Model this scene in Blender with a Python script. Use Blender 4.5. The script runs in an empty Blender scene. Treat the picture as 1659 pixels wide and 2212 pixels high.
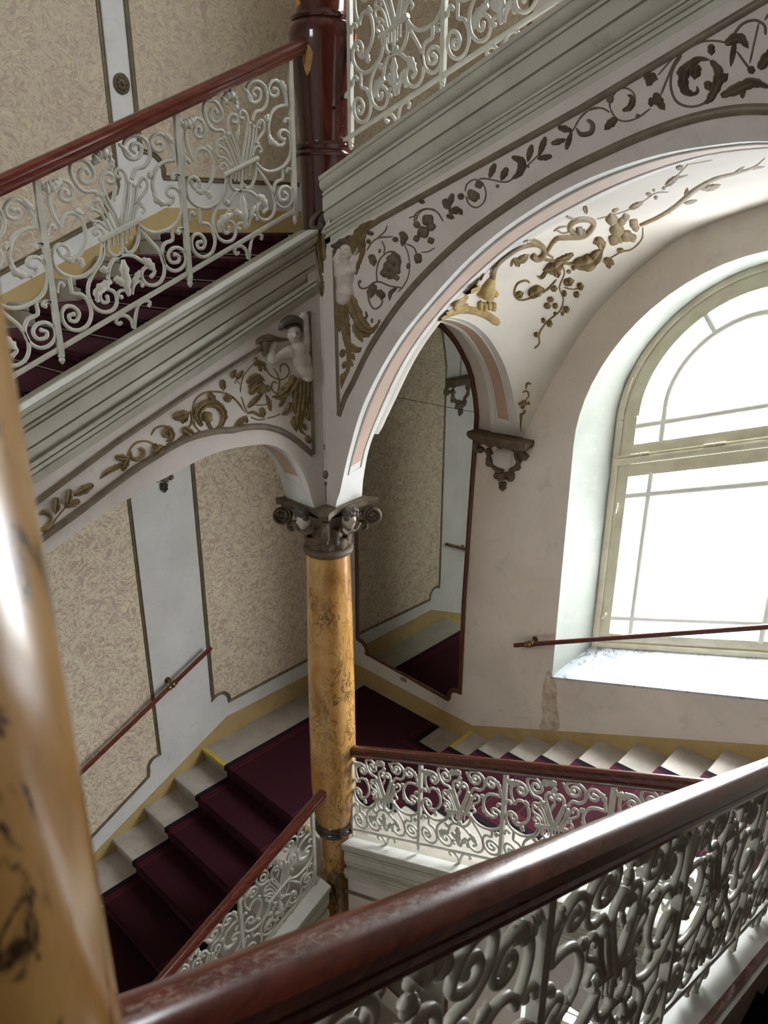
import bpy, bmesh, math, random
import numpy as np
from mathutils import Vector, Matrix, geometry
random.seed(4)
SC = bpy.context.scene
COL = SC.collection
PI = math.pi
V = Vector
# ------------------------------------------------------------------ frame of reference
# origin = axis of the free-standing column at the landing corner; x along the window wall, y towards it, z up (metres)
CAM = V((3.65287, -3.29080, 4.85519))
RT = V((0.725602, 0.688106, 0.003455)); UP = V((-0.239359, 0.247688, 0.938807)); FW = V((-0.645142, 0.682027, -0.344427))
FPX, PX, PY = 1628.62, 829.5, 1106.0
WL, WF = 2.006, 1.988            # left wall x=-WL, window wall y=WF
RISE, RUN_L, RUN_F, STOREY = 0.1485, 0.3434, 0.3379, 4.8565
PF, PL = -0.09, 0.09             # faces of the two stair strings

def at(x, y, ax, val):
    """The point of a plane (ax = val) that is seen at pixel x, y: used to read off real sizes on real planes."""
    d = RT*((x-PX)/FPX) - UP*((y-PY)/FPX) + FW
    i = 'xyz'.index(ax)
    return CAM + d*((val-CAM[i])/d[i])

# ------------------------------------------------------------------ mesh helpers
class MB:
    def __init__(s): s.v = []; s.f = []; s.m = []
    def add(s, vs, fs, mi=0):
        b = len(s.v); s.v += [V(p) for p in vs]; s.f += [[b+i for i in q] for q in fs]; s.m += [mi]*len(fs)
        return s
    def box(s, lo, hi, mi=0):
        x0,y0,z0 = lo; x1,y1,z1 = hi
        return s.add([(x0,y0,z0),(x1,y0,z0),(x1,y1,z0),(x0,y1,z0),(x0,y0,z1),(x1,y0,z1),(x1,y1,z1),(x0,y1,z1)],
              [[0,3,2,1],[4,5,6,7],[0,1,5,4],[1,2,6,5],[2,3,7,6],[3,0,4,7]], mi)
    def tube(s, pts, r, n=8, nrm=None, flat=1.0, closed=False, mi=0, lift=0.0):
        """Swept round (or, with nrm, flattened along nrm) bar through pts; r is one radius or one per point."""
        pts = [V(p) for p in pts]; N = len(pts)
        if N < 2: return s
        rr = [r]*N if not hasattr(r, '__len__') else list(r)
        T = []
        for i in range(N):
            a = pts[(i-1) % N] if (closed or i > 0) else pts[i]
            b = pts[(i+1) % N] if (closed or i < N-1) else pts[i]
            t = (b-a); t = t.normalized() if t.length > 1e-9 else V((0,0,1)); T.append(t)
        vs = []
        if nrm is None:
            up = V((0,0,1)) if abs(T[0].z) < .9 else V((1,0,0))
            B = (T[0].cross(up)).normalized()
        for i in range(N):
            if nrm is not None:
                nn = V(nrm[i]) if hasattr(nrm, '__len__') and len(nrm) == N and hasattr(nrm[0], '__len__') else V(nrm)
                B = T[i].cross(nn)
                B = B.normalized() if B.length > 1e-6 else V((1,0,0)); Nn = nn.normalized()
            else:
                B = (B - T[i]*B.dot(T[i])).normalized(); Nn = B.cross(T[i])
            for k in range(n):
                a = 2*PI*k/n + PI/n
                vs.append(pts[i] + B*(rr[i]*math.cos(a)) + Nn*(rr[i]*flat*math.sin(a) + lift*rr[i]))
        fs = []
        for i in range(N if closed else N-1):
            j = (i+1) % N
            for k in range(n):
                k2 = (k+1) % n
                fs.append([i*n+k, i*n+k2, j*n+k2, j*n+k])
        if not closed:
            fs.append(list(range(n))[::-1]); fs.append([(N-1)*n+k for k in range(n)])
        return s.add(vs, fs, mi)
    def sweep(s, prof, path, A, B, closed=True, mi=0, caps=True):
        """Profile points (a, b) carried along path with a along A and b along B."""
        A = V(A); B = V(B); n = len(prof); vs = []
        for p in path:
            for a, b in prof: vs.append(V(p)+A*a+B*b)
        fs = []
        for i in range(len(path)-1):
            for k in range(n if closed else n-1):
                k2 = (k+1) % n
                fs.append([i*n+k, i*n+k2, (i+1)*n+k2, (i+1)*n+k])
        if closed and caps: fs.append(list(range(n))[::-1]); fs.append([(len(path)-1)*n+k for k in range(n)])
        return s.add(vs, fs, mi)
    def loft(s, rows, closed=False, mi=0):
        n = len(rows[0]); vs = [p for r in rows for p in r]; fs = []
        for i in range(len(rows)-1):
            for k in range(n if closed else n-1):
                k2 = (k+1) % n
                fs.append([i*n+k, i*n+k2, (i+1)*n+k2, (i+1)*n+k])
        return s.add(vs, fs, mi)
    def lathe(s, prof, c=(0,0), n=48, mi=0, z0=0.0):
        vs = []
        for r, z in prof:
            for k in range(n):
                a = 2*PI*k/n
                vs.append((c[0]+r*math.cos(a), c[1]+r*math.sin(a), z+z0))
        fs = []
        for i in range(len(prof)-1):
            for k in range(n):
                k2 = (k+1) % n
                fs.append([i*n+k, i*n+k2, (i+1)*n+k2, (i+1)*n+k])
        fs.append(list(range(n))[::-1]); fs.append([(len(prof)-1)*n+k for k in range(n)])
        return s.add(vs, fs, mi)
    def ball(s, c, r, n=10, sc=(1,1,1), mi=0):
        m = max(4, n//2); vs = [V(c)+V((0,0,r*sc[2]))]; c = V(c)
        for i in range(1, m):
            th = PI*i/m
            for k in range(n):
                a = 2*PI*k/n
                vs.append(c+V((r*sc[0]*math.sin(th)*math.cos(a), r*sc[1]*math.sin(th)*math.sin(a), r*sc[2]*math.cos(th))))
        vs.append(c-V((0,0,r*sc[2]))); fs = []
        for k in range(n):
            fs.append([0, 1+k, 1+(k+1) % n]); L = len(vs)-1; b = 1+(m-2)*n
            fs.append([L, b+(k+1) % n, b+k])
        for i in range(m-2):
            for k in range(n):
                a = 1+i*n; k2 = (k+1) % n
                fs.append([a+k, a+n+k, a+n+k2, a+k2])
        return s.add(vs, fs, mi)
    def build(s, name, mats, parent=None, sharp=38, flip=False):
        me = bpy.data.meshes.new(name)
        off = V((0,0,0)); q = parent
        while q is not None: off += q.location; q = q.parent
        me.from_pydata([tuple(p-off) for p in s.v], [], s.f)
        for m in (mats if isinstance(mats, (list, tuple)) else [mats]): me.materials.append(m)
        if len(set(s.m)) > 1: me.polygons.foreach_set('material_index', s.m)
        bm = bmesh.new(); bm.from_mesh(me); bmesh.ops.recalc_face_normals(bm, faces=bm.faces); bm.to_mesh(me); bm.free()
        me.polygons.foreach_set('use_smooth', [True]*len(me.polygons))
        me.set_sharp_from_angle(angle=math.radians(sharp)); me.update()
        o = bpy.data.objects.new(name, me); COL.objects.link(o)
        if parent is not None: o.parent = parent
        return o

def thing(name, label, cat, loc=(0,0,0), group=None):
    o = bpy.data.objects.new(name, None); COL.objects.link(o); o.location = loc; o.empty_display_size = .1
    o['label'] = label; o['category'] = cat
    if group: o['group'] = group
    return o
def tag(o, label, cat, group=None):
    o['label'] = label; o['category'] = cat
    if group: o['group'] = group
    return o
def struct(o): o['kind'] = 'structure'; return o
def copy_tree(o, parent=None, offset=None):
    c = o.copy(); COL.objects.link(c)
    if parent is not None: c.parent = parent
    if offset is not None: c.location = o.location + V(offset)
    for ch in list(o.children): copy_tree(ch, c)
    return c

def smooth(pts, k=4, closed=False):
    """Catmull-Rom through pts (any dimension)."""
    P = [np.array(p, float) for p in pts]; n = len(P); out = []
    if n < 3: return [tuple(p) for p in P]
    for i in range(n if closed else n-1):
        p0 = P[(i-1) % n] if (closed or i > 0) else 2*P[0]-P[1]
        p1 = P[i]; p2 = P[(i+1) % n]
        p3 = P[(i+2) % n] if (closed or i < n-2) else 2*P[-1]-P[-2]
        for j in range(k):
            t = j/k
            out.append(tuple(.5*((2*p1)+(-p0+p2)*t+(2*p0-5*p1+4*p2-p3)*t*t+(-p0+3*p1-3*p2+p3)*t**3)))
    if not closed: out.append(tuple(P[-1]))
    return out

def fill(outer, holes=(), mp=None, mi=0, mb=None):
    """Flat polygon with holes; mp maps (a, b) to a point."""
    vs = []; fs = []
    for ring in (outer, *holes):
        b = len(vs); vs += [V(p) for p in ring]; fs.append(list(range(b, b+len(ring))))
    es = [(f[i], f[(i+1) % len(f)]) for f in fs for i in range(len(f))]
    r = geometry.delaunay_2d_cdt(vs, es, [], 0, 1e-6)
    def inside(q, ring):
        c = False; n = len(ring)
        for i in range(n):
            (x1, y1), (x2, y2) = ring[i][:2], ring[(i+1) % n][:2]
            if (y1 > q.y) != (y2 > q.y) and q.x < (x2-x1)*(q.y-y1)/(y2-y1)+x1: c = not c
        return c
    keep = []
    for t in r[2]:
        q = sum((r[0][i] for i in t), V((0, 0)))/len(t)
        if inside(q, outer) and not any(inside(q, h) for h in holes): keep.append(t)
    r = (r[0], r[1], keep)
    mb = mb or MB()
    return mb.add([mp(p.x, p.y) for p in r[0]], [list(f) for f in r[2]], mi)

# ------------------------------------------------------------------ materials
def srgb(r, g, b):
    c = [(v/255.0) for v in (r, g, b)]
    return tuple(x/12.92 if x <= .04045 else ((x+.055)/1.055)**2.4 for x in c)+(1.0,)
class NT:
    def __init__(s, name):
        s.m = bpy.data.materials.new(name); s.m.use_nodes = True; s.t = s.m.node_tree; s.b = s.t.nodes['Principled BSDF']
    def n(s, typ, **kw):
        q = s.t.nodes.new(typ)
        for k, v in kw.items():
            if k in q.inputs: q.inputs[k].default_value = v
            else: setattr(q, k, v)
        return q
    def l(s, a, b): s.t.links.new(a, b)
    def coord(s, scale=(1,1,1), rot=(0,0,0), kind='Object'):
        tc = s.n('ShaderNodeTexCoord'); mp = s.n('ShaderNodeMapping'); mp.inputs['Scale'].default_value = scale; mp.inputs['Rotation'].default_value = rot
        if kind == 'World':
            g = s.n('ShaderNodeNewGeometry'); s.l(g.outputs['Position'], mp.inputs['Vector'])
        else: s.l(tc.outputs[kind], mp.inputs['Vector'])
        return mp.outputs['Vector']
    def noise(s, vec, scale, detail=4, rough=.55, dist=0.0):
        q = s.n('ShaderNodeTexNoise'); q.inputs['Scale'].default_value = scale; q.inputs['Detail'].default_value = detail
        q.inputs['Roughness'].default_value = rough; q.inputs['Distortion'].default_value = dist
        if vec is not None: s.l(vec, q.inputs['Vector'])
        return q.outputs['Fac']
    def ramp(s, fac, stops, interp='LINEAR'):
        q = s.n('ShaderNodeValToRGB'); cr = q.color_ramp; cr.interpolation = interp
        while len(cr.elements) < len(stops): cr.elements.new(.5)
        for e, (p, c) in zip(cr.elements, stops): e.position = p; e.color = c if len(c) == 4 else (*c, 1)
        s.l(fac, q.inputs['Fac']); return q.outputs['Color']
    def mix(s, fac, a, b, mode='MIX'):
        q = s.n('ShaderNodeMix', data_type='RGBA', blend_type=mode)
        for sock, v in ((q.inputs[0], fac), (q.inputs[6], a), (q.inputs[7], b)):
            if isinstance(v, (int, float)): sock.default_value = v
            elif isinstance(v, tuple): sock.default_value = v
            else: s.l(v, sock)
        return q.outputs[2]
    def bump(s, h, strength=.2, dist=.01):
        q = s.n('ShaderNodeBump'); q.inputs['Strength'].default_value = strength; q.inputs['Distance'].default_value = dist
        s.l(h, q.inputs['Height']); s.l(q.outputs['Normal'], s.b.inputs['Normal']); return q
    def base(s, c):
        if isinstance(c, tuple): s.b.inputs['Base Color'].default_value = c
        else: s.l(c, s.b.inputs['Base Color'])
    def set(s, **kw):
        for k, v in kw.items(): s.b.inputs[k.replace('_', ' ')].default_value = v
        return s
B01 = [(0,(0,0,0,1)),(1,(1,1,1,1))]

def plaster(name, c1, c2, rough=.75, scale=3.0, bump=.15, dirt=None, spec=.3):
    t = NT(name); v = t.coord(kind='World')
    f = t.noise(v, scale, 6, .6, .4)
    col = t.mix(t.ramp(f, [(.35,(0,0,0,1)),(.7,(1,1,1,1))]), c1, c2)
    if dirt:
        d = t.ramp(t.noise(v, scale*3.1, 8, .7, 1.2), [(.55,(0,0,0,1)),(.75,(1,1,1,1))]); q = t.n('ShaderNodeMath', operation='MULTIPLY'); t.l(d, q.inputs[0]); q.inputs[1].default_value = dirt[1]
        col = t.mix(q.outputs[0], col, dirt[0])
    t.base(col); t.set(Roughness=rough); t.b.inputs['Specular IOR Level'].default_value = spec
    if bump: t.bump(t.noise(v, 38, 6, .6), bump, .004)
    return t.m

def sponge(name, bg, bg2, dark, dark2, light, size=1.0):
    """Wall paper covered with short brush flecks lying in changing directions."""
    t = NT(name); g = t.n('ShaderNodeNewGeometry'); sp = t.n('ShaderNodeSeparateXYZ'); t.l(g.outputs['Position'], sp.inputs[0])
    ad = t.n('ShaderNodeMath', operation='ADD'); t.l(sp.outputs['X'], ad.inputs[0]); t.l(sp.outputs['Y'], ad.inputs[1])
    cb = t.n('ShaderNodeCombineXYZ'); t.l(ad.outputs[0], cb.inputs[0]); t.l(sp.outputs['Z'], cb.inputs[1])
    uv = cb.outputs[0]
    w = t.n('ShaderNodeTexNoise'); w.inputs['Scale'].default_value = 5.0*size; w.inputs['Detail'].default_value = 2; t.l(uv, w.inputs['Vector'])
    sub = t.n('ShaderNodeVectorMath', operation='SUBTRACT'); t.l(w.outputs['Color'], sub.inputs[0]); sub.inputs[1].default_value = (.5,.5,.5)
    sc = t.n('ShaderNodeVectorMath', operation='SCALE'); t.l(sub.outputs[0], sc.inputs[0]); sc.inputs['Scale'].default_value = .30/size
    wv = t.n('ShaderNodeVectorMath', operation='ADD'); t.l(uv, wv.inputs[0]); t.l(sc.outputs[0], wv.inputs[1])
    col = t.mix(t.ramp(t.noise(uv, 2.2, 3), [(.3,(0,0,0,1)),(.7,(1,1,1,1))]), bg, bg2)
    for i, (ang, c, th, k) in enumerate(((.8, light, .55, .8), (-.5, light, .56, .7), (1.5, dark2, .55, .8), (.3, dark, .545, .9), (-1.0, dark, .545, .9), (-.2, dark2, .555, .8), (1.05, dark, .56, .9), (-.6, dark, .57, .85))):
        mp = t.n('ShaderNodeMapping', vector_type='TEXTURE'); mp.inputs['Rotation'].default_value = (0, 0, ang); mp.inputs['Scale'].default_value = (1/(13*size), 1/(46*size), 1); mp.inputs['Location'].default_value = (3.1*i, 7.7*i, 0)
        t.l(wv.outputs[0], mp.inputs['Vector'])
        f = t.noise(mp.outputs[0], 1.0, 2, .55, .7)
        gate = t.ramp(t.noise(uv, (6.5+i)*size, 2, .5, .4+.3*i), [(.45,(0,0,0,1)),(.55,(1,1,1,1))])
        m = t.n('ShaderNodeMath', operation='MULTIPLY'); t.l(t.ramp(f, [(th,(0,0,0,1)),(th+.04,(k,k,k,1))]), m.inputs[0]); t.l(gate, m.inputs[1])
        col = t.mix(m.outputs[0], col, c)
    t.base(col); t.set(Roughness=.6); t.b.inputs['Specular IOR Level'].default_value = .25
    return t.m

def marble(name, base, mid, dark, vein, rough=.12, scale=3.0, patch=None):
    t = NT(name); v = t.coord(scale=(1,1,.45), kind='World')
    f = t.noise(v, scale, 6, .6, .8)
    col = t.ramp(f, [(.28, dark), (.48, mid), (.68, base)])
    a = t.n('ShaderNodeTexNoise'); a.inputs['Scale'].default_value = scale*2.2; a.inputs['Detail'].default_value = 7; a.inputs['Distortion'].default_value = 1.6; a.inputs['Roughness'].default_value = .65
    t.l(v, a.inputs['Vector'])
    vein_m = t.ramp(a.outputs['Fac'], [(.470,(0,0,0,1)),(.497,(1,1,1,1)),(.503,(1,1,1,1)),(.530,(0,0,0,1))])
    gate = t.ramp(t.noise(v, scale*.9, 3, .5, .3), [(.38,(0,0,0,1)),(.60,(1,1,1,1))])
    q = t.n('ShaderNodeMath', operation='MULTIPLY'); t.l(vein_m, q.inputs[0]); t.l(gate, q.inputs[1])
    col = t.mix(q.outputs[0], col, vein)
    if patch:
        pm = t.ramp(t.noise(t.coord(scale=(1,1,.5), kind='World'), 5.1, 5, .6, .6), [(.66,(0,0,0,1)),(.69,(1,1,1,1))])
        col = t.mix(pm, col, patch)
    t.base(col); t.set(Roughness=rough); t.b.inputs['Coat Weight'].default_value = .15; t.b.inputs['Coat Roughness'].default_value = .15
    t.bump(a.outputs['Fac'], .06, .004)
    return t.m

def wood(name, c1, c2, wear=None, rough=.22, axis='x'):
    t = NT(name)
    sc = {'x': (1.2, 26, 26), 'y': (26, 1.2, 26), 'z': (26, 26, 1.2)}[axis]
    v = t.coord(scale=sc, kind='World')
    f = t.noise(v, 1.6, 6, .65, .3)
    col = t.mix(t.ramp(f, [(.32,(0,0,0,1)),(.68,(1,1,1,1))]), c1, c2)
    ro = rough
    if wear:
        # scuffed varnish along the crown of the rail
        g = t.n('ShaderNodeNewGeometry'); sp = t.n('ShaderNodeSeparateXYZ'); t.l(g.outputs['Normal'], sp.inputs[0])
        crown = t.ramp(sp.outputs['Z'], [(.88,(0,0,0,1)),(.95,(1,1,1,1))])
        sc2 = {'x': (7, 60, 60), 'y': (60, 7, 60), 'z': (60, 60, 7)}[axis]
        w = t.ramp(t.noise(t.coord(scale=sc2, kind='World'), 2.0, 10, .8, 1.2), [(.46,(0,0,0,1)),(.60,(1,1,1,1))])
        q = t.n('ShaderNodeMath', operation='MULTIPLY'); t.l(crown, q.inputs[0]); t.l(w, q.inputs[1])
        q2 = t.n('ShaderNodeMath', operation='MULTIPLY'); t.l(q.outputs[0], q2.inputs[0]); q2.inputs[1].default_value = wear[1]
        col = t.mix(q2.outputs[0], col, wear[0])
        t.l(t.ramp(q.outputs[0], [(0,(rough,)*3+(1,)),(1,(.5,.5,.5,1))]), t.b.inputs['Roughness']); ro = None
    t.base(col)
    if ro is not None: t.set(Roughness=ro)
    t.b.inputs['Coat Weight'].default_value = .35; t.b.inputs['Coat Roughness'].default_value = .15
    t.bump(f, .12, .003)
    return t.m

def simple(name, c, rough=.5, metal=0.0, bump=0.0, c2=None, scale=8, spec=.5):
    t = NT(name); v = t.coord(kind='World')
    f = t.noise(v, scale, 5, .6, .4)
    t.base(t.mix(t.ramp(f, [(.35,(0,0,0,1)),(.65,(1,1,1,1))]), c, c2) if c2 else c)
    t.set(Roughness=rough, Metallic=metal); t.b.inputs['Specular IOR Level'].default_value = spec
    if bump: t.bump(t.noise(v, 60, 5, .6), bump, .003)
    return t.m

def carpet(name):
    t = NT(name); v = t.coord(kind='World')
    at_ = t.n('ShaderNodeAttribute', attribute_name='edge')
    red = t.mix(t.noise(v, 320, 2, .7), srgb(24,6,12), srgb(50,13,22))
    stripe = t.ramp(at_.outputs['Fac'], [(0,(1,1,1,1)),(.060,(0,0,0,1)),(.078,(1,1,1,1)),(.086,(0,0,0,1)),(.100,(1,1,1,1)),(.108,(0,0,0,1)),(.126,(1,1,1,1)),(.134,(0,0,0,1))], 'CONSTANT')
    hot = t.ramp(at_.outputs['Fac'], [(0,(0,0,0,1)),(.060,(1,1,1,1)),(.13,(0,0,0,1))], 'CONSTANT')
    col = t.mix(hot, red, srgb(72,18,27))
    col = t.mix(stripe, col, srgb(12,13,20))
    t.base(col); t.set(Roughness=.95); t.b.inputs['Specular IOR Level'].default_value = .1
    t.b.inputs['Sheen Weight'].default_value = .22; t.b.inputs['Sheen Tint'].default_value = (.6, .22, .28, 1)
    t.bump(t.noise(v, 260, 3, .7), .5, .004)
    return t.m

M_ = {}
M_['white'] = plaster('painted plaster white', srgb(222,221,217), srgb(208,206,202), .6, 2.2, .1, (srgb(170,165,158), .35))
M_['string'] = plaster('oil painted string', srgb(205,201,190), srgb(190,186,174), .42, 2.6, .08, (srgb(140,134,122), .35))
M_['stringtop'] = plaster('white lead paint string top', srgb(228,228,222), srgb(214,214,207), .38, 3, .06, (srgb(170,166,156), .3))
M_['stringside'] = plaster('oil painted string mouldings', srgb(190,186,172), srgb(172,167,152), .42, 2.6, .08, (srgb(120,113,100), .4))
M_['spandrel'] = plaster('spandrel plaster', srgb(206,198,189), srgb(192,183,174), .6, 2.4, .1, (srgb(150,140,132), .3))
M_['wall'] = plaster('pinkish wall plaster', srgb(226,219,210), srgb(211,203,194), .7, 1.6, .12, (srgb(150,138,128), .35))
M_['vault'] = plaster('vault plaster', srgb(212,206,196), srgb(200,193,183), .7, 1.6, .08)
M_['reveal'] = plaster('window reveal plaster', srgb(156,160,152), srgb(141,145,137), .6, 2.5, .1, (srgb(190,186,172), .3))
M_['pink'] = plaster('soffit band rose', srgb(194,168,150), srgb(182,156,138), .6, 5, .05)
M_['ochre'] = plaster('ochre dado paint', srgb(188,164,114), srgb(174,149,101), .5, 3, .08, (srgb(130,105,60), .4))
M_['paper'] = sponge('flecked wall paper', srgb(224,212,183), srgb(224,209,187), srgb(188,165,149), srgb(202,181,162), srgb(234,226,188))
M_['paper_dimmed'] = sponge('flecked wall paper dimmed upper', srgb(204,191,165), srgb(198,184,162), srgb(180,160,142), srgb(188,170,150), srgb(212,204,164), .95)  # lower paper dimmed and softened; the upper storey's weaker light put into its colours
M_['frame'] = simple('panel moulding bronze green', srgb(96,84,62), .45, .0, .1, srgb(120,106,80), 10)
M_['bar'] = simple('bronze painted moulding', srgb(92,82,68), .45, 0, .15, srgb(116,102,80), 12)
M_['gilt'] = simple('dull gilt stucco', srgb(136,115,78), .62, 0, .3, srgb(104,88,60), 22, .2)
M_['giltlight'] = simple('light gilt stucco', srgb(176,152,98), .62, 0, .25, srgb(142,118,74), 18, .2)
M_['bronze'] = simple('dark bronzed stucco', srgb(112,96,74), .62, .05, .3, srgb(80,69,56), 18)
M_['stuccow'] = simple('white stucco figure', srgb(206,197,184), .55, 0, .1, srgb(186,176,164), 12)
M_['hair'] = simple('bronzed hair', srgb(92,82,70), .45, 0, .4, srgb(70,60,50), 40)
M_['iron'] = simple('white painted iron', srgb(204,202,190), .32, 0, .35, srgb(188,185,172), 14)
M_['rail_y'] = wood('mahogany rail a', srgb(82,36,27), srgb(124,60,45), axis='y')
M_['rail_x'] = wood('mahogany rail b', srgb(62,28,22), srgb(94,45,36), axis='x')
M_['rail_near'] = wood('mahogany rail worn', srgb(70,26,18), srgb(112,50,34), wear=(srgb(205,190,180), .8), axis='y')
M_['mirrorframe'] = wood('walnut mirror frame', srgb(82,48,32), srgb(118,74,50), axis='z', rough=.4)
M_['yellow'] = marble('yellow scagliola', srgb(216,172,106), srgb(194,144,78), srgb(146,99,50), srgb(58,42,28), .2, 3.8)
M_['red'] = marble('oxblood scagliola', srgb(98,50,38), srgb(70,30,24), srgb(48,20,18), srgb(30,14,12), .10, 3.2, srgb(186,128,66))
M_['ringdark'] = marble('dark bronze ring', srgb(86,66,46), srgb(56,44,34), srgb(36,28,24), srgb(110,94,76), .14, 7)
M_['step'] = plaster('worn marble tread', srgb(178,171,161), srgb(154,147,137), .4, 4.5, .06, (srgb(130,120,108), .35))
M_['landing'] = M_['step']
M_['sill'] = marble('grey white marble sill', srgb(190,195,199), srgb(180,185,190), srgb(166,172,178), srgb(112,120,130), .22, 1.7)
M_['carpet'] = carpet('maroon runner')
M_['joinery'] = simple('cream window paint', srgb(222,217,196), .4, 0, .1, srgb(206,200,176), 6)
M_['brass'] = simple('aged brass', srgb(150,118,70), .3, .8, .1, srgb(110,86,52), 20)
M_['steel'] = simple('steel rod', srgb(180,178,174), .25, .9)
M_['tape'] = simple('yellow marking paint', srgb(206,182,72), .6, 0, .1, srgb(186,160,70), 15)
M_['plate'] = simple('grey plate', srgb(128,120,110), .6)
def glass():
    t = NT('thin pane glass'); nt = t.t
    tr = t.n('ShaderNodeBsdfTransparent'); gl = t.n('ShaderNodeBsdfGlossy'); gl.inputs['Roughness'].default_value = .02
    mx = t.n('ShaderNodeMixShader'); mx.inputs[0].default_value = .06
    t.l(tr.outputs[0], mx.inputs[1]); t.l(gl.outputs[0], mx.inputs[2]); t.l(mx.outputs[0], nt.nodes['Material Output'].inputs['Surface'])
    return t.m
M_['glass'] = glass()
M_['bars'] = simple('white glazing bar paint', srgb(238,238,232), .4)
M_['dark'] = plaster('unseen wall darkened against bounce', srgb(72,60,48), srgb(58,48,38), .6, 2)  # unseen wall, colour darkened so less light bounces onto the near railing
t_ = NT('mirror silver'); t_.base(srgb(205,207,200)); t_.set(Metallic=1.0, Roughness=.015); M_['mirror'] = t_.m
# ================================================================== SETTING
def yz(y, z, x): return V((x, y, z))
SHEAR = .332; WU0 = .75
def W(u, zp, y): return V((u, y, zp+SHEAR*(u-WU0)))
WC, WR, WZ = 1.83, 1.09, 3.29           # window opening: centre, radius, springing (before the rake)
def opening(c, r, zs, zb, n=28, l=None):
    l = c-r if l is None else l
    pts = [(l, zb), (2*c-l, zb)]
    return pts + [(c+r*math.cos(PI*i/n), zs+r*math.sin(PI*i/n)) for i in range(n+1)]
OPEN = opening(WC, WR, WZ, 1.14)
FRAME = opening(1.83, .925, 3.40, 1.31)
def raked(ring, dz=0.0): return [(u, zp+SHEAR*(u-WU0)+dz) for u, zp in ring]

# --- window wall with its openings (this storey, the one above and the one below)
XR, YB, ZB, ZT = 5.28, -5.35, -5.2, 11.0
mb = MB()
holes = [raked(OPEN, k*STOREY) for k in (-1, 0, 1)]
fill([(-WL, ZB), (XR, ZB), (XR, ZT), (-WL, ZT)], holes, lambda a, b: V((a, WF, b)), 0, mb)
wall_far = struct(mb.build('wall_far', M_['wall']))
for k in (-1, 0, 1):
    mb = MB(); dz = V((0, 0, k*STOREY))
    mb.loft([[W(u, z, WF)+dz for u, z in OPEN], [W(u, z, WF+.12)*1+dz for u, z in [(a+(c-a)*.25, b+(d-b)*.25) for (a, b), (c, d) in zip(OPEN, FRAME)]],
             [W(u, z, WF+.40)+dz for u, z in FRAME]], closed=True)
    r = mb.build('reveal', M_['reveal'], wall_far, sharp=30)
# --- left wall, and the two walls behind the viewer
mb = MB(); fill([(YB, ZB), (WF, ZB), (WF, ZT), (YB, ZT)], (), lambda a, b: V((-WL, a, b)), 0, mb)
wall_left = struct(mb.build('wall_left', M_['white']))
mb = MB(); fill([(YB, ZB), (WF, ZB), (WF, ZT), (YB, ZT)], (), lambda a, b: V((XR, a, b)), 0, mb)
struct(mb.build('wall_right', M_['dark']))
BW = (.8, 6.2, 1.8, 7.5)     # unseen opening added behind the viewer to let in fill light
mb = MB(); fill([(-WL, ZB), (XR, ZB), (XR, ZT), (-WL, ZT)], [[(BW[0], BW[1]), (BW[2], BW[1]), (BW[2], BW[3]), (BW[0], BW[3])]], lambda a, b: V((a, YB, b)), 0, mb)
struct(mb.build('wall_back', M_['white']))
mb = MB(); cxw = (BW[0]+BW[2])/2
for lo, hi in (((BW[0], BW[1]), (BW[0]+.09, BW[3])), ((BW[2]-.09, BW[1]), (BW[2], BW[3])), ((BW[0], BW[1]), (BW[2], BW[1]+.09)), ((BW[0], BW[3]-.09), (BW[2], BW[3])), ((cxw-.05, BW[1]), (cxw+.05, BW[3])), ((BW[0], 7.0), (BW[2], 7.06))):
    mb.box((lo[0], YB-.05, lo[1]), (hi[0], YB+.01, hi[1]))
w_fill = struct(mb.build('added_fill_window', M_['joinery']))  # joinery of the added opening, there only for fill light
mb = MB(); mb.add([(BW[0], YB-.03, BW[1]), (BW[2], YB-.03, BW[1]), (BW[2], YB-.03, BW[3]), (BW[0], YB-.03, BW[3])], [[0, 1, 2, 3]]); mb.build('pane', M_['glass'], w_fill)
mb = MB(); mb.box((-WL, YB, ZT), (XR, WF, ZT+.1)); struct(mb.build('ceiling', M_['white']))
mb = MB(); mb.box((-WL, YB, ZB-.1), (XR, WF, ZB)); struct(mb.build('floor', M_['step']))

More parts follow.
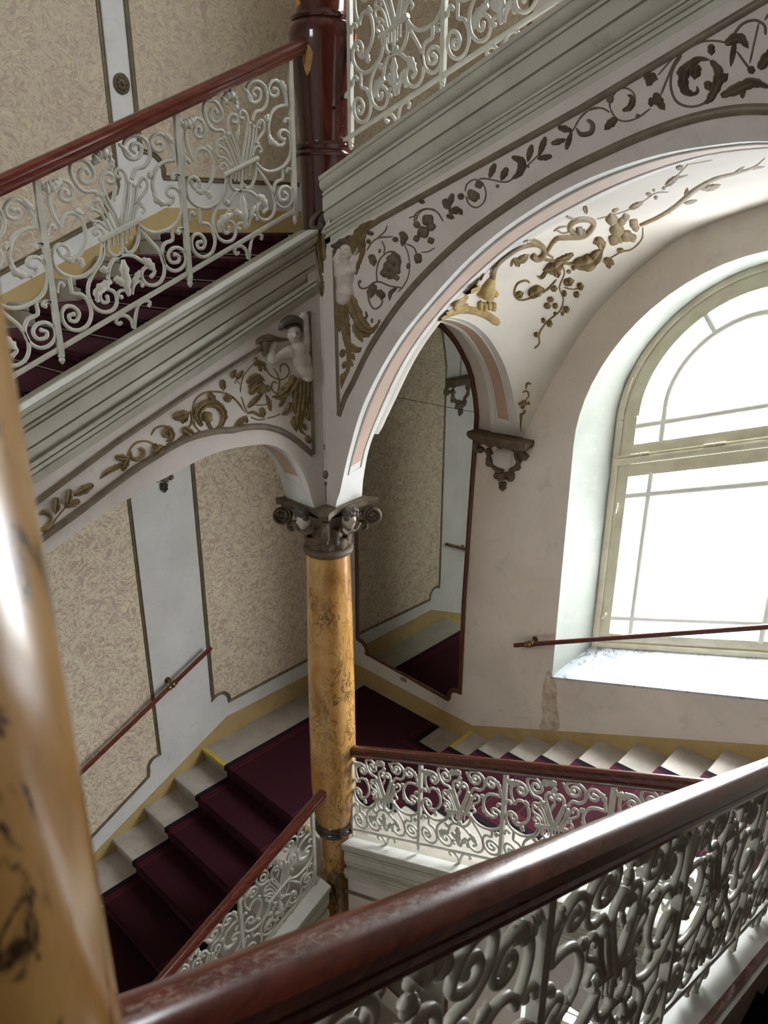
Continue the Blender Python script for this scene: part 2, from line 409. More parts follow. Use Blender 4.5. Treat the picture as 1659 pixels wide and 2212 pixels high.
# --- windows (frames, sashes, glazing bars, panes)
def make_window(name, k):
    dz = V((0, 0, k*STOREY)); y0 = WF+.40
    def bar(mb, a, b, w, d0=-.018, d1=.03):
        (u0, z0), (u1, z1) = a, b
        if abs(u1-u0) < 1e-6: d0 -= .0022; d1 += .001
        p, q = W(u0, z0, y0), W(u1, z1, y0); t = (q-p).normalized(); s = t.cross(V((0, 1, 0))).normalized()
        mb.sweep([(-w/2, d0+.006), (-w/4, d0), (w/4, d0), (w/2, d0+.006), (w/2, d1), (-w/2, d1)], [p+dz, q+dz], s, (0, 1, 0))
    def arc(mb, c, zs, r, w, d0=-.018, d1=.03, a0=0, a1=PI, n=36):
        d0 -= .0044; d1 += .002
        rows = []
        for i in range(n+1):
            a = a0+(a1-a0)*i/n; rows.append([W(c+rr*math.cos(a), zs+rr*math.sin(a), y0+d)+dz for rr, d in
                ((r-w/2, d0+.006), (r-w/4, d0), (r+w/4, d0), (r+w/2, d0+.006), (r+w/2, d1), (r-w/2, d1))])
        mb.loft(rows, closed=True)
    fr = MB()                                             # fixed outer frame
    L, Rr = .925, 2.735
    for a, b in (((L, 1.30), (L, 3.40)), ((Rr, 1.30), (Rr, 3.40))): bar(fr, a, b, .055, -.03, .05)
    bar(fr, (L, 1.335), (Rr, 1.335), .05, -.03, .05); arc(fr, 1.83, 3.40, .905, .055, -.03, .05)
    win = struct(fr.build(name, M_['joinery']))
    tr = MB(); bar(tr, (L, 3.045), (Rr, 3.045), .055, -.045, .05); bar(tr, (L, 3.085), (Rr, 3.085), .02, -.03, .03); tr.build('transom', M_['joinery'], win)
    s = MB()                                              # lower sash
    bar(s, (.99, 1.36), (.99, 3.03), .11, -.01, .04); bar(s, (2.53, 1.36), (2.53, 3.03), .2, -.01, .04)
    bar(s, (.95, 2.955), (2.70, 2.955), .10, -.01, .04); bar(s, (.95, 1.40), (2.70, 1.40), .09, -.01, .04)
    s.build('lower_sash', M_['joinery'], win)
    s = MB()
    bar(s, (1.0, 3.05), (1.0, 3.42), .12, -.01, .04); bar(s, (2.655, 3.05), (2.655, 3.42), .12, -.01, .04)
    bar(s, (.95, 3.135), (2.71, 3.135), .075, -.01, .04); arc(s, 1.83, 3.41, .815, .12, -.01, .04)
    s.build('fanlight_sash', M_['joinery'], win)
    g = MB()
    for u in (1.232, 2.26): bar(g, (u, 1.43), (u, 2.92), .042, -.008, .03)
    for z in (1.60, 2.735): bar(g, (1.04, z), (2.46, z), .042, -.008, .03)
    for u in (1.275, 2.385): bar(g, (u, 3.16), (u, 3.44), .042, -.008, .03)
    bar(g, (1.05, 3.325), (2.61, 3.325), .042, -.008, .03); arc(g, 1.83, 3.44, .555, .042, -.008, .03)
    for ang in (118, 62): bar(g, (1.83+.55*math.cos(math.radians(ang)), 3.44+.55*math.sin(math.radians(ang))), (1.83+.77*math.cos(math.radians(ang)), 3.42+.77*math.sin(math.radians(ang))), .042, -.008, .03)
    g.build('glazing_bars', M_['bars'], win)
    p = MB(); fill(opening(1.83, .79, 3.42, 1.40), (), lambda a, b: W(a, b, y0+.015)+dz, 0, p); p.build('pane', M_['glass'], win)
    h = MB()
    for (a, b) in (((.972, 3.66), (1.0, 3.73)), ((.985, 2.60), (1.0, 2.69)), ((.965, 1.60), (1.01, 1.66))):
        P0, P1 = W(a[0], a[1], y0-.03)+dz, W(b[0], b[1], y0-.045)+dz; h.tube([P0, P1], .008, 6); h.tube([P0+V((0, .03, 0)), P0], .009, 6)
    h.build('catch', M_['joinery'], win)
    h = MB()
    for u in (1.05, 1.62): 
        for du in (0, .085): h.tube([W(u+du, 3.092, y0-.035)+dz, W(u+du+.075, 3.092, y0-.035)+dz], .011, 8)
    h.build('hinge', M_['joinery'], win)
    return win
make_window('window_1', 0); make_window('window_2', 1); make_window('window_3', -1)
# sloped marble sill board in the opening
mb = MB()
mb.loft([[W(u, z, y) for y, z in ((WF-.012, 1.155), (WF-.012, 1.135), (WF+.41, 1.29), (WF+.41, 1.325))] for u in (WC-WR-.01, 2.95)], closed=True)
mb.f += [[0, 1, 2, 3], [7, 6, 5, 4]]; mb.m += [0, 0]
sill = tag(mb.build('window_sill', M_['sill'], None), 'sloping grey white marble sill board under the big arched window', 'window sill')

rnd = random.Random(3); cxs = at(1182, 1530, 'y', WF)
ringp = [at(1186+dx+rnd.uniform(-2, 2), y, 'y', WF) for dx, y in ((0,1448),(-9,1462),(-13,1490),(-16,1520),(-15,1550),(-18,1574),(22,1576),(20,1550),(17,1520),(19,1495),(12,1472),(6,1456))]
mb = MB(); fill(smooth([(p.x, p.z) for p in ringp], 4, True), (), lambda a, b: V((a, WF-.0025, b)), 0, mb)
mb.build('plaster_damage', plaster('flaking plaster', srgb(216,206,190), srgb(168,146,122), .85, 9.0, .5, (srgb(140,112,86), .5)), wall_far)
# --- ochre dado bands (baseboards)
def band(name, ring, mp, d):
    mb = MB(); fill(ring, (), lambda a, b: mp(a, b, d), 0, mb)
    n = len(ring); mb.loft([[mp(a, b, 0) for a, b in ring], [mp(a, b, d) for a, b in ring]], closed=True)
    return struct(mb.build(name, M_['ochre']))
FARP = lambda a, b, d: V((a, WF-d, b)); LEFP = lambda a, b, d: V((-WL+d, a, b))
band('baseboard_far', [(-WL, -.1), (-.15, -.1), (3.3, 1.1), (3.3, 1.69), (-.109, .207), (-WL, .21)], FARP, .01)
band('baseboard_left', [(WF, .21), (.351, .216), (-1.155, -.481), (-3.3, -1.475), (-3.3, -1.9), (.1, -.25), (WF, -.1)], LEFP, .01)
band('baseboard_left_upper', [(WF, 5.06), (.177, 5.055), (-1.188, 4.455), (-3.3, 3.53), (-3.3, 3.0), (.0, 4.5), (WF, 4.7)], LEFP, .01)
band('baseboard_far_upper', [(-WL, 4.7), (-.15, 4.7), (3.3, 6.0), (3.3, 6.55), (-.109, 5.06), (-WL, 5.06)], FARP, .01)

# --- wall papered panels with their mouldings
def moulding(mb, ring, mp, w=.036, closed=True, h=.014):
    """profiled strip along a ring of wall coordinates"""
    P = [np.array(p, float) for p in ring]; n = len(P); rows = []
    for i in range(n):
        a = P[i-1] if (i > 0 or closed) else P[i]; b = P[(i+1) % n] if (i < n-1 or closed) else P[i]
        t1 = P[i]-a; t2 = b-P[i]
        t1 = t1/np.linalg.norm(t1) if np.linalg.norm(t1) > 1e-9 else t2/np.linalg.norm(t2); t2 = t2/np.linalg.norm(t2) if np.linalg.norm(t2) > 1e-9 else t1
        n1 = np.array([-t1[1], t1[0]]); n2 = np.array([-t2[1], t2[0]]); m = n1+n2; m = m/max(np.dot(m, n1), .35) if np.linalg.norm(m) > 1e-6 else n1
        rows.append([mp(*(P[i]+m*o), d) for o, d in ((-w/2, .001), (-w/2, h*.6), (-w*.3, h), (-w*.12, h*.45), (w*.12, h*.45), (w*.3, h), (w/2, h*.6), (w/2, .001))])
    if closed: rows.append(rows[0])
    mb.loft(rows, closed=False)
def notch(cx, cz, r, a0, a1, n=7): return [(cx+r*math.cos(math.radians(a0+(a1-a0)*i/n)), cz+r*math.sin(math.radians(a0+(a1-a0)*i/n))) for i in range(n+1)]
trim_n = [0]
def panel(ring, mp, paper, name='wall_panel', wall=None, d=.006, fw=.036):
    mb = MB(); fill(ring, (), lambda a, b: mp(a, b, d), 0, mb)
    o = mb.build(name, M_[paper], wall)
    mb = MB(); moulding(mb, ring, mp, fw); mb.build('panel_moulding', M_['frame'], o, sharp=50)
    return o
r_ = .085
# left wall, this storey: paper right of the strip (over the landing), paper left of it (down the flight)
panel([(.21, .545)]+[(.21+.012, .53)]+notch(.285, .41, .115, 128, 15, 7)+[(.402, .385), (1.9, .412), (1.9, 4.1), (1.2, 4.3), (.6, 4.2), (.3, 3.8), (.21, 3.4)], LEFP, 'paper', 'wall_panel', wall_left)
panel([(-.425, .19), (-.427, 3.9), (-3.2, 3.9), (-3.2, -1.32), (-.565, .012)]+notch(-.455, .092, .10, 205, 105, 7)[1:], LEFP, 'paper', 'wall_panel', wall_left)
# left wall, storey above
panel([(.0, 5.46)]+notch(.05, 5.31, .135, 95, -10, 7)+[(.19, 5.272), (1.9, 5.285), (1.9, 8.6), (.0, 8.6)], LEFP, 'paper_dimmed', 'wall_panel', wall_left)
panel([(-.218, 5.2), (-.215, 8.6), (-3.2, 8.6), (-3.2, 3.72), (-1.16, 4.605), (-.34, 4.985)]+notch(-.22, 5.04, .11, 200, 100, 6)[1:], LEFP, 'paper_dimmed', 'wall_panel', wall_left)
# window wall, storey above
panel([(-1.9, 5.28), (-.1, 5.28), (.085, 5.4), (.085, 8.6), (-1.9, 8.6)], FARP, 'paper_dimmed', 'wall_panel', wall_far)
panel([(.31, 5.6), (.6, 5.7), (.6, 8.6), (.31, 8.6)], FARP, 'paper_dimmed', 'wall_panel', wall_far)

# storey below, glimpsed through the nearest railing
DS = -STOREY
panel([(.21, .4+DS), (1.9, .412+DS), (1.9, 4.1+DS), (.21, 4.1+DS)], LEFP, 'paper', 'wall_panel', wall_left)
panel([(-.425, .1+DS), (-.425, 3.9+DS), (-3.2, 3.9+DS), (-3.2, -.2+DS)], LEFP, 'paper', 'wall_panel', wall_left)
# --- landings and vaulting
def slab(name, lo, hi): 
    mb = MB(); mb.box(lo, hi); return struct(mb.build(name, M_['landing']))
slab('floor_landing', (-WL, .4090, -.16), (-.103, WF, 0)); slab('floor_landing_upper', (-WL, .2530, 4.62), (-.103, WF, STOREY))
slab('floor_landing_below', (-WL, -.3, DS-.16), (-.103, WF, DS))
slab('floor_landing_front', (-WL, YB, 3.02), (3.1, -3.6, 3.10))

Sf = [(.182,3.158),(.192,3.2),(.231,3.287),(.291,3.488),(.409,3.808),(.548,4.054),(.73,4.299),(.914,4.488),(1.171,4.721),(1.44,4.906),(1.771,5.066),(2.102,5.158),(2.378,5.187),(2.562,5.185),(2.78,5.15),(2.98,5.03),(3.1,4.85),(3.13,4.7)]
Sb = [(.14,3.158),(.143,3.2),(.155,3.29),(.223,3.542),(.39,3.854),(.563,4.146),(.774,4.396),(.984,4.587),(1.331,4.832),(1.684,5.001),(1.972,5.109),(2.25,5.177),(2.468,5.19),(2.6,5.185),(2.8,5.15),(2.99,5.03),(3.1,4.85),(3.13,4.7)]
Gw = [(.2,3.1),(.27,3.206),(.44,3.586),(.703,4.091),(.902,4.377),(1.185,4.675),(1.479,4.887),(1.914,5.047),(2.3,5.11),(2.6,5.10),(2.9,4.98),(3.1,4.8)]
def resample(pts, n):
    P = np.array(smooth(pts, 8)); s = np.r_[0, np.cumsum(np.linalg.norm(np.diff(P, axis=0), axis=1))]
    t = np.linspace(0, s[-1], n); return np.stack([np.interp(t, s, P[:, k]) for k in range(P.shape[1])], -1)
NA = 72
SF, SB = resample(Sf, NA), resample(Sb, NA)
def zS(u): return np.interp(u, SB[:, 0], SB[:, 1])
GW = resample(Gw, NA)
def zG(u): return np.interp(u, GW[:, 0], GW[:, 1])
To = [(1.976,3.27),(1.87,3.49),(1.78,3.70),(1.64,3.93),(1.40,4.16),(1.15,4.28),(.91,4.315),(.68,4.24),(.48,4.06),(.33,3.80),(.24,3.5),(.2,3.27)]   # transverse arch, outer edge (y, z)
Ti = [(1.94,3.27),(1.88,3.57),(1.74,3.87),(1.51,4.11),(1.33,4.21),(1.10,4.26),(.90,4.25),(.70,4.16),(.50,3.98),(.36,3.76),(.27,3.5),(.22,3.27)]
TO, TI = resample(To, 60), resample(Ti, 60)
UA = .26
def zT(y): return np.interp(y, TO[::-1, 0], TO[::-1, 1])
def vault_z(u, y):
    w = (y-.2)/(WF-.2); b = zS(u)*(1-w)+zG(u)*w; b0 = zS(UA)*(1-w)+zG(UA)*w
    lift = max(0.0, zT(y)-b0)
    return b + lift*max(0.0, 1-(u-UA)/1.5)**1.6
us = np.r_[np.linspace(UA, 1.2, 44), np.linspace(1.24, 3.1, 44)]; ys = np.linspace(.2, WF, 46)
mb = MB(); mb.loft([[V((u, y, vault_z(u, y))) for y in ys] for u in us])
yt = [y for y in ys if y > .62]; tym = [[V((UA, y, zT(y))) for y in yt], [V((UA, y, max(vault_z(UA, y), zT(y)+1e-4))) for y in yt]]
mb.loft(tym)
vault = struct(mb.build('ceiling_vault', M_['vault'], None, sharp=60))
from mathutils.bvhtree import BVHTree
vb = BVHTree.FromPolygons([v.co[:] for v in vault.data.vertices], [p.vertices[:] for p in vault.data.polygons])
def on_vault(x, y):
    d = RT*((x-PX)/FPX) - UP*((y-PY)/FPX) + FW
    h = vb.ray_cast(CAM, d.normalized())
    if h[0] is None: return None
    n = h[1] if h[1].dot(d) < 0 else -h[1]
    return h[0], n
# flat soffit over the landing corner and a plain barrel over the lower flight
mb = MB(); mb.box((-WL, -.6, 4.46), (-.05, WF, 4.5)); struct(mb.build('ceiling_corner', M_['vault']))

# ================================================================== STRING ARCHES (raked strings, spandrels, soffits)
CORN = [(-.13,0),(.038,0),(.041,-.008),(.038,-.020),(.030,-.024),(.030,-.030),(.036,-.034),(.034,-.050),(.026,-.064),(.016,-.074),(.004,-.078),(.004,-.086),(.014,-.088),(.014,-.100),(.002,-.103),(.002,-.109),(.012,-.112),(.012,-.184),(-.004,-.187),(-.004,-.194),(.008,-.197),(.004,-.215),(-.004,-.235),(-.012,-.252),(-.022,-.260),(-.022,-.270),(.010,-.272),(.012,-.284),(.002,-.287),(.002,-.292),(.014,-.295),(.019,-.303),(.014,-.312),(.004,-.315),(.004,-.320),(.010,-.323),(.010,-.336),(0,-.340),(0,-.37),(-.13,-.37)]
def cornice(mb, p0, p1, out, zs=1.0, prof=CORN):
    """raked string mouldings between two points of the front edge (out = unit normal of the face)"""
    out = V(out); rows = []
    for p in (p0, p1): rows.append([V(p)+out*(a-.035)+V((0, 0, b*zs)) for a, b in prof])
    mb.loft(rows, closed=True); n = len(prof); mb.f += [list(range(n)), [n+k for k in range(n)][::-1]]; mb.m += [0, 0]
def line(p, q, i, val):
    """point of line pq whose coordinate i equals val"""
    t = (val-p[i])/(q[i]-p[i]); return p.lerp(q, t)

E_UR = (at(740, 345, 'y', -.125), at(1220, 0, 'y', -.125))
E_UL = (at(668, 508, 'x', .125), at(34, 897, 'x', .125))
E_FAR = (at(735.5, 1823, 'y', -.068), at(972, 1886, 'y', -.068))
E_LL = (at(704, 1927, 'x', .172), at(638, 2010, 'x', .172))
def arch_far(name, label, edge, dz, decorated=True):
    a = thing(name, label, 'arch', (0, 0, 3.158+dz), 'raked arches carrying the stairs')
    PF = edge[0].y+.035
    e0, e1 = line(*edge, 0, .135 if dz == 0 else .150), line(*edge, 0, 3.14)
    mb = MB(); cornice(mb, e0, e1, (0, -1, 0)); mb.build('cornice', M_['stringside'], a, sharp=28)
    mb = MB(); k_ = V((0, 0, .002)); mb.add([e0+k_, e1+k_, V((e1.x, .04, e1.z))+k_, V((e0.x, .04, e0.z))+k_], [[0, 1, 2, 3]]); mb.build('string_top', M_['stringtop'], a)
    def ztop(u): return line(*edge, 0, u).z-.3705
    D = V((0, 0, dz))
    mb = MB()
    for y, S in ((PF, SF), (.2, SB)):
        mb.loft([[V((u, y, z))+D for u, z in S], [V((u, y, max(ztop(u), z+dz+.001)) if True else 0) for u, z in S]])
    mb.build('spandrel', M_['spandrel'], a, sharp=30)
    rows = [[V((u, PF, z))+D for u, z in SF], [V((u, PF+.004, z-.0))+D for u, z in SF]]
    def row(w, inset):
        out = []
        for i in range(NA):
            p = SF[i]*(1-w)+SB[i]*w; q = (SF[min(i+1, NA-1)]-SF[max(i-1, 0)]); t = q/np.linalg.norm(q); nrm = np.array([t[1], -t[0]])
            out.append(V((p[0]+nrm[0]*inset, PF+(.2-PF)*w, p[1]+nrm[1]*inset))+D)
        return out
    mb = MB(); mb.loft([row(w, 0) for w in (0, .15, .3, .5, .75, 1)]); mb.build('soffit', M_['white'], a, sharp=40)
    cut = 5
    def part_rows(w0, w1, ins): return [row(w0, 0)[cut:], row(w0, ins)[cut:], row(w1, ins)[cut:], row(w1, 0)[cut:]]
    mb = MB(); mb.loft(part_rows(.27, .70, .004)); r0, r1 = row(.27, 0), row(.70, 0); mb.add([r0[cut], r1[cut], row(.7, .004)[cut], row(.27, .004)[cut]], [[0, 1, 2, 3]])
    mb.build('soffit_band', M_['pink'], a)
    mb = MB()
    for w in (.22, .76): mb.tube(row(w, .002)[cut-1:], .006, 6)
    mb.tube([row(.22, .002)[cut-1], row(.76, .002)[cut-1]], .006, 6); mb.build('bead', M_['white'], a)
    if decorated:
        mb = MB(); nr = (0, 1, 0); y = PF-.004
        pts = [at(px, py, 'y', PF) for px, py in ((732,897),(746,858),(762,828),(800,750),(860,660),(920,590),(1000,515),(1075,460),(1150,410),(1225,368),(1300,332),(1375,298),(1450,270),(1520,250),(1590,238),(1659,236))]
        pts += [V((2.75, PF, 5.26)), V((2.95, PF, 5.12))]
        pts = [V(p) for p in smooth([tuple(p) for p in pts], 3)]
        mb.tube(pts, .020, 8, nr, .7); mb.build('moulding', M_['bar'], a)
        mb = MB(); mb.tube([at(735, 533, 'y', PF), at(821, 474, 'y', PF), at(1250, 238, 'y', PF), at(1650, 0, 'y', PF), at(1850, -115, 'y', PF)], .017, 8, nr, .7)
        mb.build('moulding', M_['bar'], a)
        mb = MB(); mb.tube([at(722, 540, 'y', PF), at(732, 897, 'y', PF)], .015, 8, nr, .7); mb.build('moulding', M_['bar'], a)
    return a
A_UR = arch_far('stair_arch', 'wide raked arch from the column up to the right, below the upper right railing', E_UR, 0)

SLpx = [(676,1088),(667,1054),(660,1034),(651,1015),(638,995),(626,982),(610,971),(594,964),(574,960),(545,962),(504,968),(462,980),(420,999),(379,1021),(337,1043),(289,1071),(233,1105),(192,1133),(150,1163),(98,1199)]
SL = [tuple(at(px, py, 'x', PL))[1:] for px, py in SLpx]
SL = [(SL[0][0]+.012, 3.158)]+SL+[(-2.3, SL[-1][1]-.22), (-2.65, SL[-1][1]-.62), (-2.95, SL[-1][1]-1.1), (-3.1, SL[-1][1]-1.6)]
SLr = resample(SL, NA)
def arch_left(name, label, edge, dz, decorated=True):
    a = thing(name, label, 'arch', (0, 0, 3.158+dz), 'raked arches carrying the stairs')
    PL = edge[0].x-.035
    e0, e1 = line(*edge, 1, -.135 if dz == 0 else -.215), line(*edge, 1, -3.2)
    mb = MB(); cornice(mb, e0, e1, (1, 0, 0)); mb.build('cornice', M_['stringside'], a, sharp=28)
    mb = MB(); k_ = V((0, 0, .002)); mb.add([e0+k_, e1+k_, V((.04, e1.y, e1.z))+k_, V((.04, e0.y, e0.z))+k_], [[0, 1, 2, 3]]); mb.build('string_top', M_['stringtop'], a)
    def ztop(v): return line(*edge, 1, v).z-.3705
    D = V((0, 0, dz)); mb = MB()
    for x in (PL, -.2):
        mb.loft([[V((x, v, z))+D for v, z in SLr], [V((x, v, max(ztop(v), z+dz+.001))) for v, z in SLr]])
    mb.build('spandrel', M_['spandrel'], a, sharp=30)
    def row(w, ins):
        out = []
        for i in range(NA):
            p = SLr[i]; q = SLr[min(i+1, NA-1)]-SLr[max(i-1, 0)]; t = q/np.linalg.norm(q); nrm = np.array([-t[1], t[0]])
            if nrm[1] > 0: nrm = -nrm
            if i < 4: nrm = np.array([-1.0, 0])
            out.append(V((PL-(PL+.2)*w, p[0]+nrm[0]*ins, p[1]+nrm[1]*ins))+D)
        return out
    mb = MB(); mb.loft([row(w, 0) for w in (0, .3, .6, 1)]); mb.build('soffit', M_['white'], a)
    cut = 4
    mb = MB(); mb.loft([row(.27, 0)[cut:], row(.27, .005)[cut:], row(.7, .005)[cut:], row(.7, 0)[cut:]]); mb.build('soffit_band', M_['pink'], a)
    mb = MB()
    for w in (.22, .76): mb.tube(row(w, .002)[cut-1:], .006, 6)
    mb.tube([row(.22, .002)[cut-1], row(.76, .002)[cut-1]], .006, 6); mb.build('bead', M_['white'], a)
    if decorated:
        nr = (1, 0, 0); mb = MB()
        pts = [at(px, py, 'x', PL) for px, py in ((674,981),(667,975),(655,964),(642,953),(625,941),(604,930),(584,924),(563,921),(530,923),(500,929),(476,930),(440,937),(407,947),(372,964),(337,985),(302,1007),(268,1031),(230,1059),(192,1089),(140,1127),(91,1163))]
        d = pts[-1]-pts[-2]; pts += [pts[-1]+d*3, pts[-1]+d*8]
        mb.tube([V(p) for p in smooth([tuple(p) for p in pts], 3)], .020, 8, nr, .7); mb.build('moulding', M_['bar'], a)
        mb = MB(); mb.tube([at(562, 753, 'x', PL), at(395, 858, 'x', PL), at(250, 956, 'x', PL), at(80, 1083, 'x', PL), at(-60, 1190, 'x', PL)], .017, 8, nr, .7); mb.build('moulding', M_['bar'], a)
        mb = MB(); mb.tube([at(667, 672, 'x', PL), at(677, 980, 'x', PL)], .015, 8, nr, .7); mb.build('moulding', M_['bar'], a)
    return a
A_UL = arch_left('stair_arch', 'low raked arch from the column down to the left, below the upper left railing', E_UL, 0)
# pier above the capital between both arches
mb = MB(); zt = 4.86
mb.loft([[V((-.2, -.09, z)), V((.09, -.09, z)), V((.09, .2, z)), V((-.2, .2, z))] for z in (3.158, zt)], closed=True)
mb.loft([[V((.09, -.09, z)), V((.192 if z < 3.3 else .192, -.09, z)), V((.192, .2, z)), V((.09, .2, z))] for z in (3.158, 3.16)], closed=True)
xr_ = float(SF[0][0]); mb.add([V((.09, PF, 3.158)), V((xr_, PF, 3.158)), V((xr_, PF, 4.95)), V((.09, PF, 4.86))], [[0, 1, 2, 3]])
yl_ = float(SLr[0][0]); mb.add([V((PL, -.09, 3.158)), V((PL, yl_, 3.158)), V((PL, yl_, 4.70)), V((PL, -.09, 4.86))], [[0, 1, 2, 3]])
mb.tube([V((.088, -.088, 3.3)), V((.088, -.088, 4.6))], .012, 8)
struct(mb.build('wall_pier', M_['spandrel'], None, sharp=30))
# transverse arch from the pier to the window wall
a = thing('cross_arch', 'narrow round arch from the wall bracket to the pier beside the mirror', 'arch', (.1, 1.1, 3.26))
def trow(w, ins=0.0):
    out = []
    for i in range(38):
        p = TO[i]*(1-w)+TI[i]*w; c = np.array([1.09, 3.3]); d = (c-p)/np.linalg.norm(c-p); p = p+d*ins
        ua = UA if p[0] > .75 else (.03+(UA-.03)*max(0.0, (p[0]-.2)/.55)**1.5)
        out.append(V((ua-(ua+.03)*w, p[0], p[1])))
    return out
mb = MB(); mb.loft([trow(w, .0) for w in (0, .06, .35, .7, 1)]); mb.build('soffit', M_['white'], a)
mb = MB(); mb.loft([trow(.33, 0)[3:], trow(.33, .004)[3:], trow(.72, .004)[3:], trow(.72, 0)[3:]]); mb.build('soffit_band', M_['pink'], a)
mb = MB(); 
for w in (.26, .80): mb.tube(trow(w, .003)[2:], .006, 6)
mb.tube([trow(.26, .003)[2], trow(.80, .003)[2]], .006, 6); mb.build('bead', M_['white'], a)
mb = MB(); mb.loft([trow(0, 0), [p+V((.004, 0, 0)) for p in trow(0, -.0)], [p+V((.006, 0, 0)) for p in trow(0, -.05)], [p for p in trow(0, -.055)]]); mb.build('face_band', M_['white'], a)
mb = MB(); mb.loft([trow(1), [V((-.03, p.y, 4.46)) for p in trow(1)]]); mb.build('side_face', M_['spandrel'], a)
# lower strings: the flights that start and end at the landing
b = arch_far('stair_arch', 'string below the lower right railing, its top lit white by the window', E_FAR, -STOREY, False)
b2 = arch_left('stair_arch', 'string below the lower left railing, beside the foot of the yellow column', E_LL, -STOREY, False)
for bb, w in ((b, 0), (b2, 1)):
    mb = MB()
    if w == 0: mb.tube([at(742, 1922, 'y', -.035), at(900, 1975, 'y', -.035)], .017, 8, (0, 1, 0), .7); mb.tube([at(741, 1925, 'y', -.035), at(742, 2040, 'y', -.035)], .014, 8, (0, 1, 0), .7)
    else: mb.tube([V((.137, -.25, -.55)), V((.137, -.25, -1.3))], .014, 8, (1, 0, 0), .7); mb.tube([V((.137, -.25, -.55)), V((.137, -2.5, -1.5))], .017, 8, (1, 0, 0), .7)
    mb.build('moulding', M_['bar'], bb)
# string of the flight the photograph is taken from
ND, NZ, NYR = -.432, 2.795, -1.637
def near_ref(y): return NZ+ND*(y-NYR)
E_NEAR = (V((3.105, -3.2, near_ref(-3.2)-.085)), V((3.105, 0, near_ref(0)-.085)))
mb = MB(); cornice(mb, E_NEAR[0], E_NEAR[1], (-1, 0, 0), 1.0, [(-.15, 0)]+CORN[1:-1]+[(0, -.5), (-.15, -.5)])
b3 = thing('stair_arch', 'grey lit string at the lower right corner under the nearest railing', 'arch', (3.14, -1.6, 2.7)); mb.build('cornice', M_['string'], b3, sharp=28)
mb = MB(); mb.sweep([(0, .012), (.022, .012), (.026, .0), (.026, -.40), (0, -.40)], [V((3.250, y, near_ref(y)-.085)) for y in (-3.2, 0)], (1, 0, 0), (0, 0, 1)); mb.build('side_board', M_['rail_y'], b3)
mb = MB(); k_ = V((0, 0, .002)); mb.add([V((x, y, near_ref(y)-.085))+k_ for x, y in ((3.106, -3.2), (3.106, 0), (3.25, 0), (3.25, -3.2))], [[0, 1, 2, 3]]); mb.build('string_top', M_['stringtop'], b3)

# ================================================================== FLIGHTS OF STEPS
def flight(name, label, n, k0, nose, z, axis, a0, a1, run, up=True):
    """n stone steps; step k has its nosing at nose(k) (along y when axis == 'y') and its top at z(k); spans a0..a1 across."""
    t = thing(name, label, 'staircase', ((a0+a1)/2, nose(k0), z(k0)) if axis == 'y' else (nose(k0), (a0+a1)/2, z(k0)), 'flights of marble steps')
    s = 1.0 if up else -1.0                # direction of ascent along the axis
    for k in range(k0, k0+n):
        q, zz = nose(k), z(k)
        prof = [(q+s*.006, zz), (q, zz-.006), (q, zz-.034), (q+s*.006, zz-.04), (q+s*.022, zz-.042), (q+s*.028, zz-.05), (q+s*.028, zz-RISE), (q+s*(run+.03), zz-RISE), (q+s*(run+.03), zz)]
        mb = MB(); rows = [[(V((a, p, h)) if axis == 'y' else V((p, a, h))) for p, h in prof] for a in (a0, a1)]
        mb.loft(rows, closed=True); m = len(prof); mb.f += [list(range(m)), [m+i for i in range(m)][::-1]]; mb.m += [0, 0]
        mb.build('step', M_['step'], t, sharp=30)
    return t
nLL = lambda k: .0363-RUN_L*k
zLL = lambda k: -RISE*k
flight('stair_flight', 'lower left flight of pale steps climbing from the dark bottom to the landing', 9, 0, nLL, zLL, 'y', -WL, .03, RUN_L)
nF = lambda k: -.103+RUN_F*k
zF = lambda k: RISE*(k+1)
flight('stair_flight', 'lower right flight of pale steps climbing along the window wall', 10, 0, nF, zF, 'x', .03, WF, RUN_F)
nUL = lambda k: -.12-RUN_L*k
zUL = lambda k: STOREY-RISE*k
flight('stair_flight', 'upper left flight of steps seen through the upper left railing', 9, 0, nUL, zUL, 'y', -WL, .03, RUN_L)
nN = lambda k: -3.0+RUN_L*k
zN = lambda k: near_ref(-3.0+RUN_L*k)-.20
flight('stair_flight', 'nearest flight of steps, a dark corner at the lower right edge', 9, 0, nN, zN, 'y', 3.278, XR, RUN_L, up=False)
flight('stair_flight', 'upper right flight of steps hidden behind its string', 9, 0, lambda k: .2+RUN_F*k, lambda k: STOREY+.1485*(k+1), 'x', .03, WF, RUN_F)

def carpet_strip(path, mp, a0, a1, mb, edges, th=.012):
    """runner: path of (s, z); mp(a, s, z) gives the point; edges collects the distance of each vertex from the nearer border"""
    w = a1-a0; cols = [0, w/2, w]
    for i in range(len(path)-1):
        (s0, z0), (s1, z1) = path[i], path[i+1]
        b = len(mb.v)
        for (s, z) in ((s0, z0), (s1, z1)):
            for c in cols: mb.v.append(mp(a0+c, s, z)); edges.append(min(c, w-c))
        mb.f += [[b, b+1, b+4, b+3], [b+1, b+2, b+5, b+4]]; mb.m += [0, 0]
        for c in (0, w):
            b = len(mb.v)
            (ds, dz) = (0, -th) if abs(z1-z0) < abs(s1-s0) else (th*(1 if s1 >= s0 else 1), 0)
            for (s, z) in ((s0, z0), (s1, z1)): mb.v.append(mp(a0+c, s, z)); edges.append(0.0)
            for (s, z) in ((s1, z1), (s0, z0)): mb.v.append(mp(a0+c, s+ds, z+dz)); edges.append(0.0)
            mb.f.append([b, b+1, b+2, b+3]); mb.m.append(0)
def carpet_obj(mb, edges, name, parent=None):
    o = mb.build(name, M_['carpet'], parent, sharp=50)
    at_ = o.data.attributes.new('edge', 'FLOAT', 'POINT'); at_.data.foreach_set('value', edges); return o
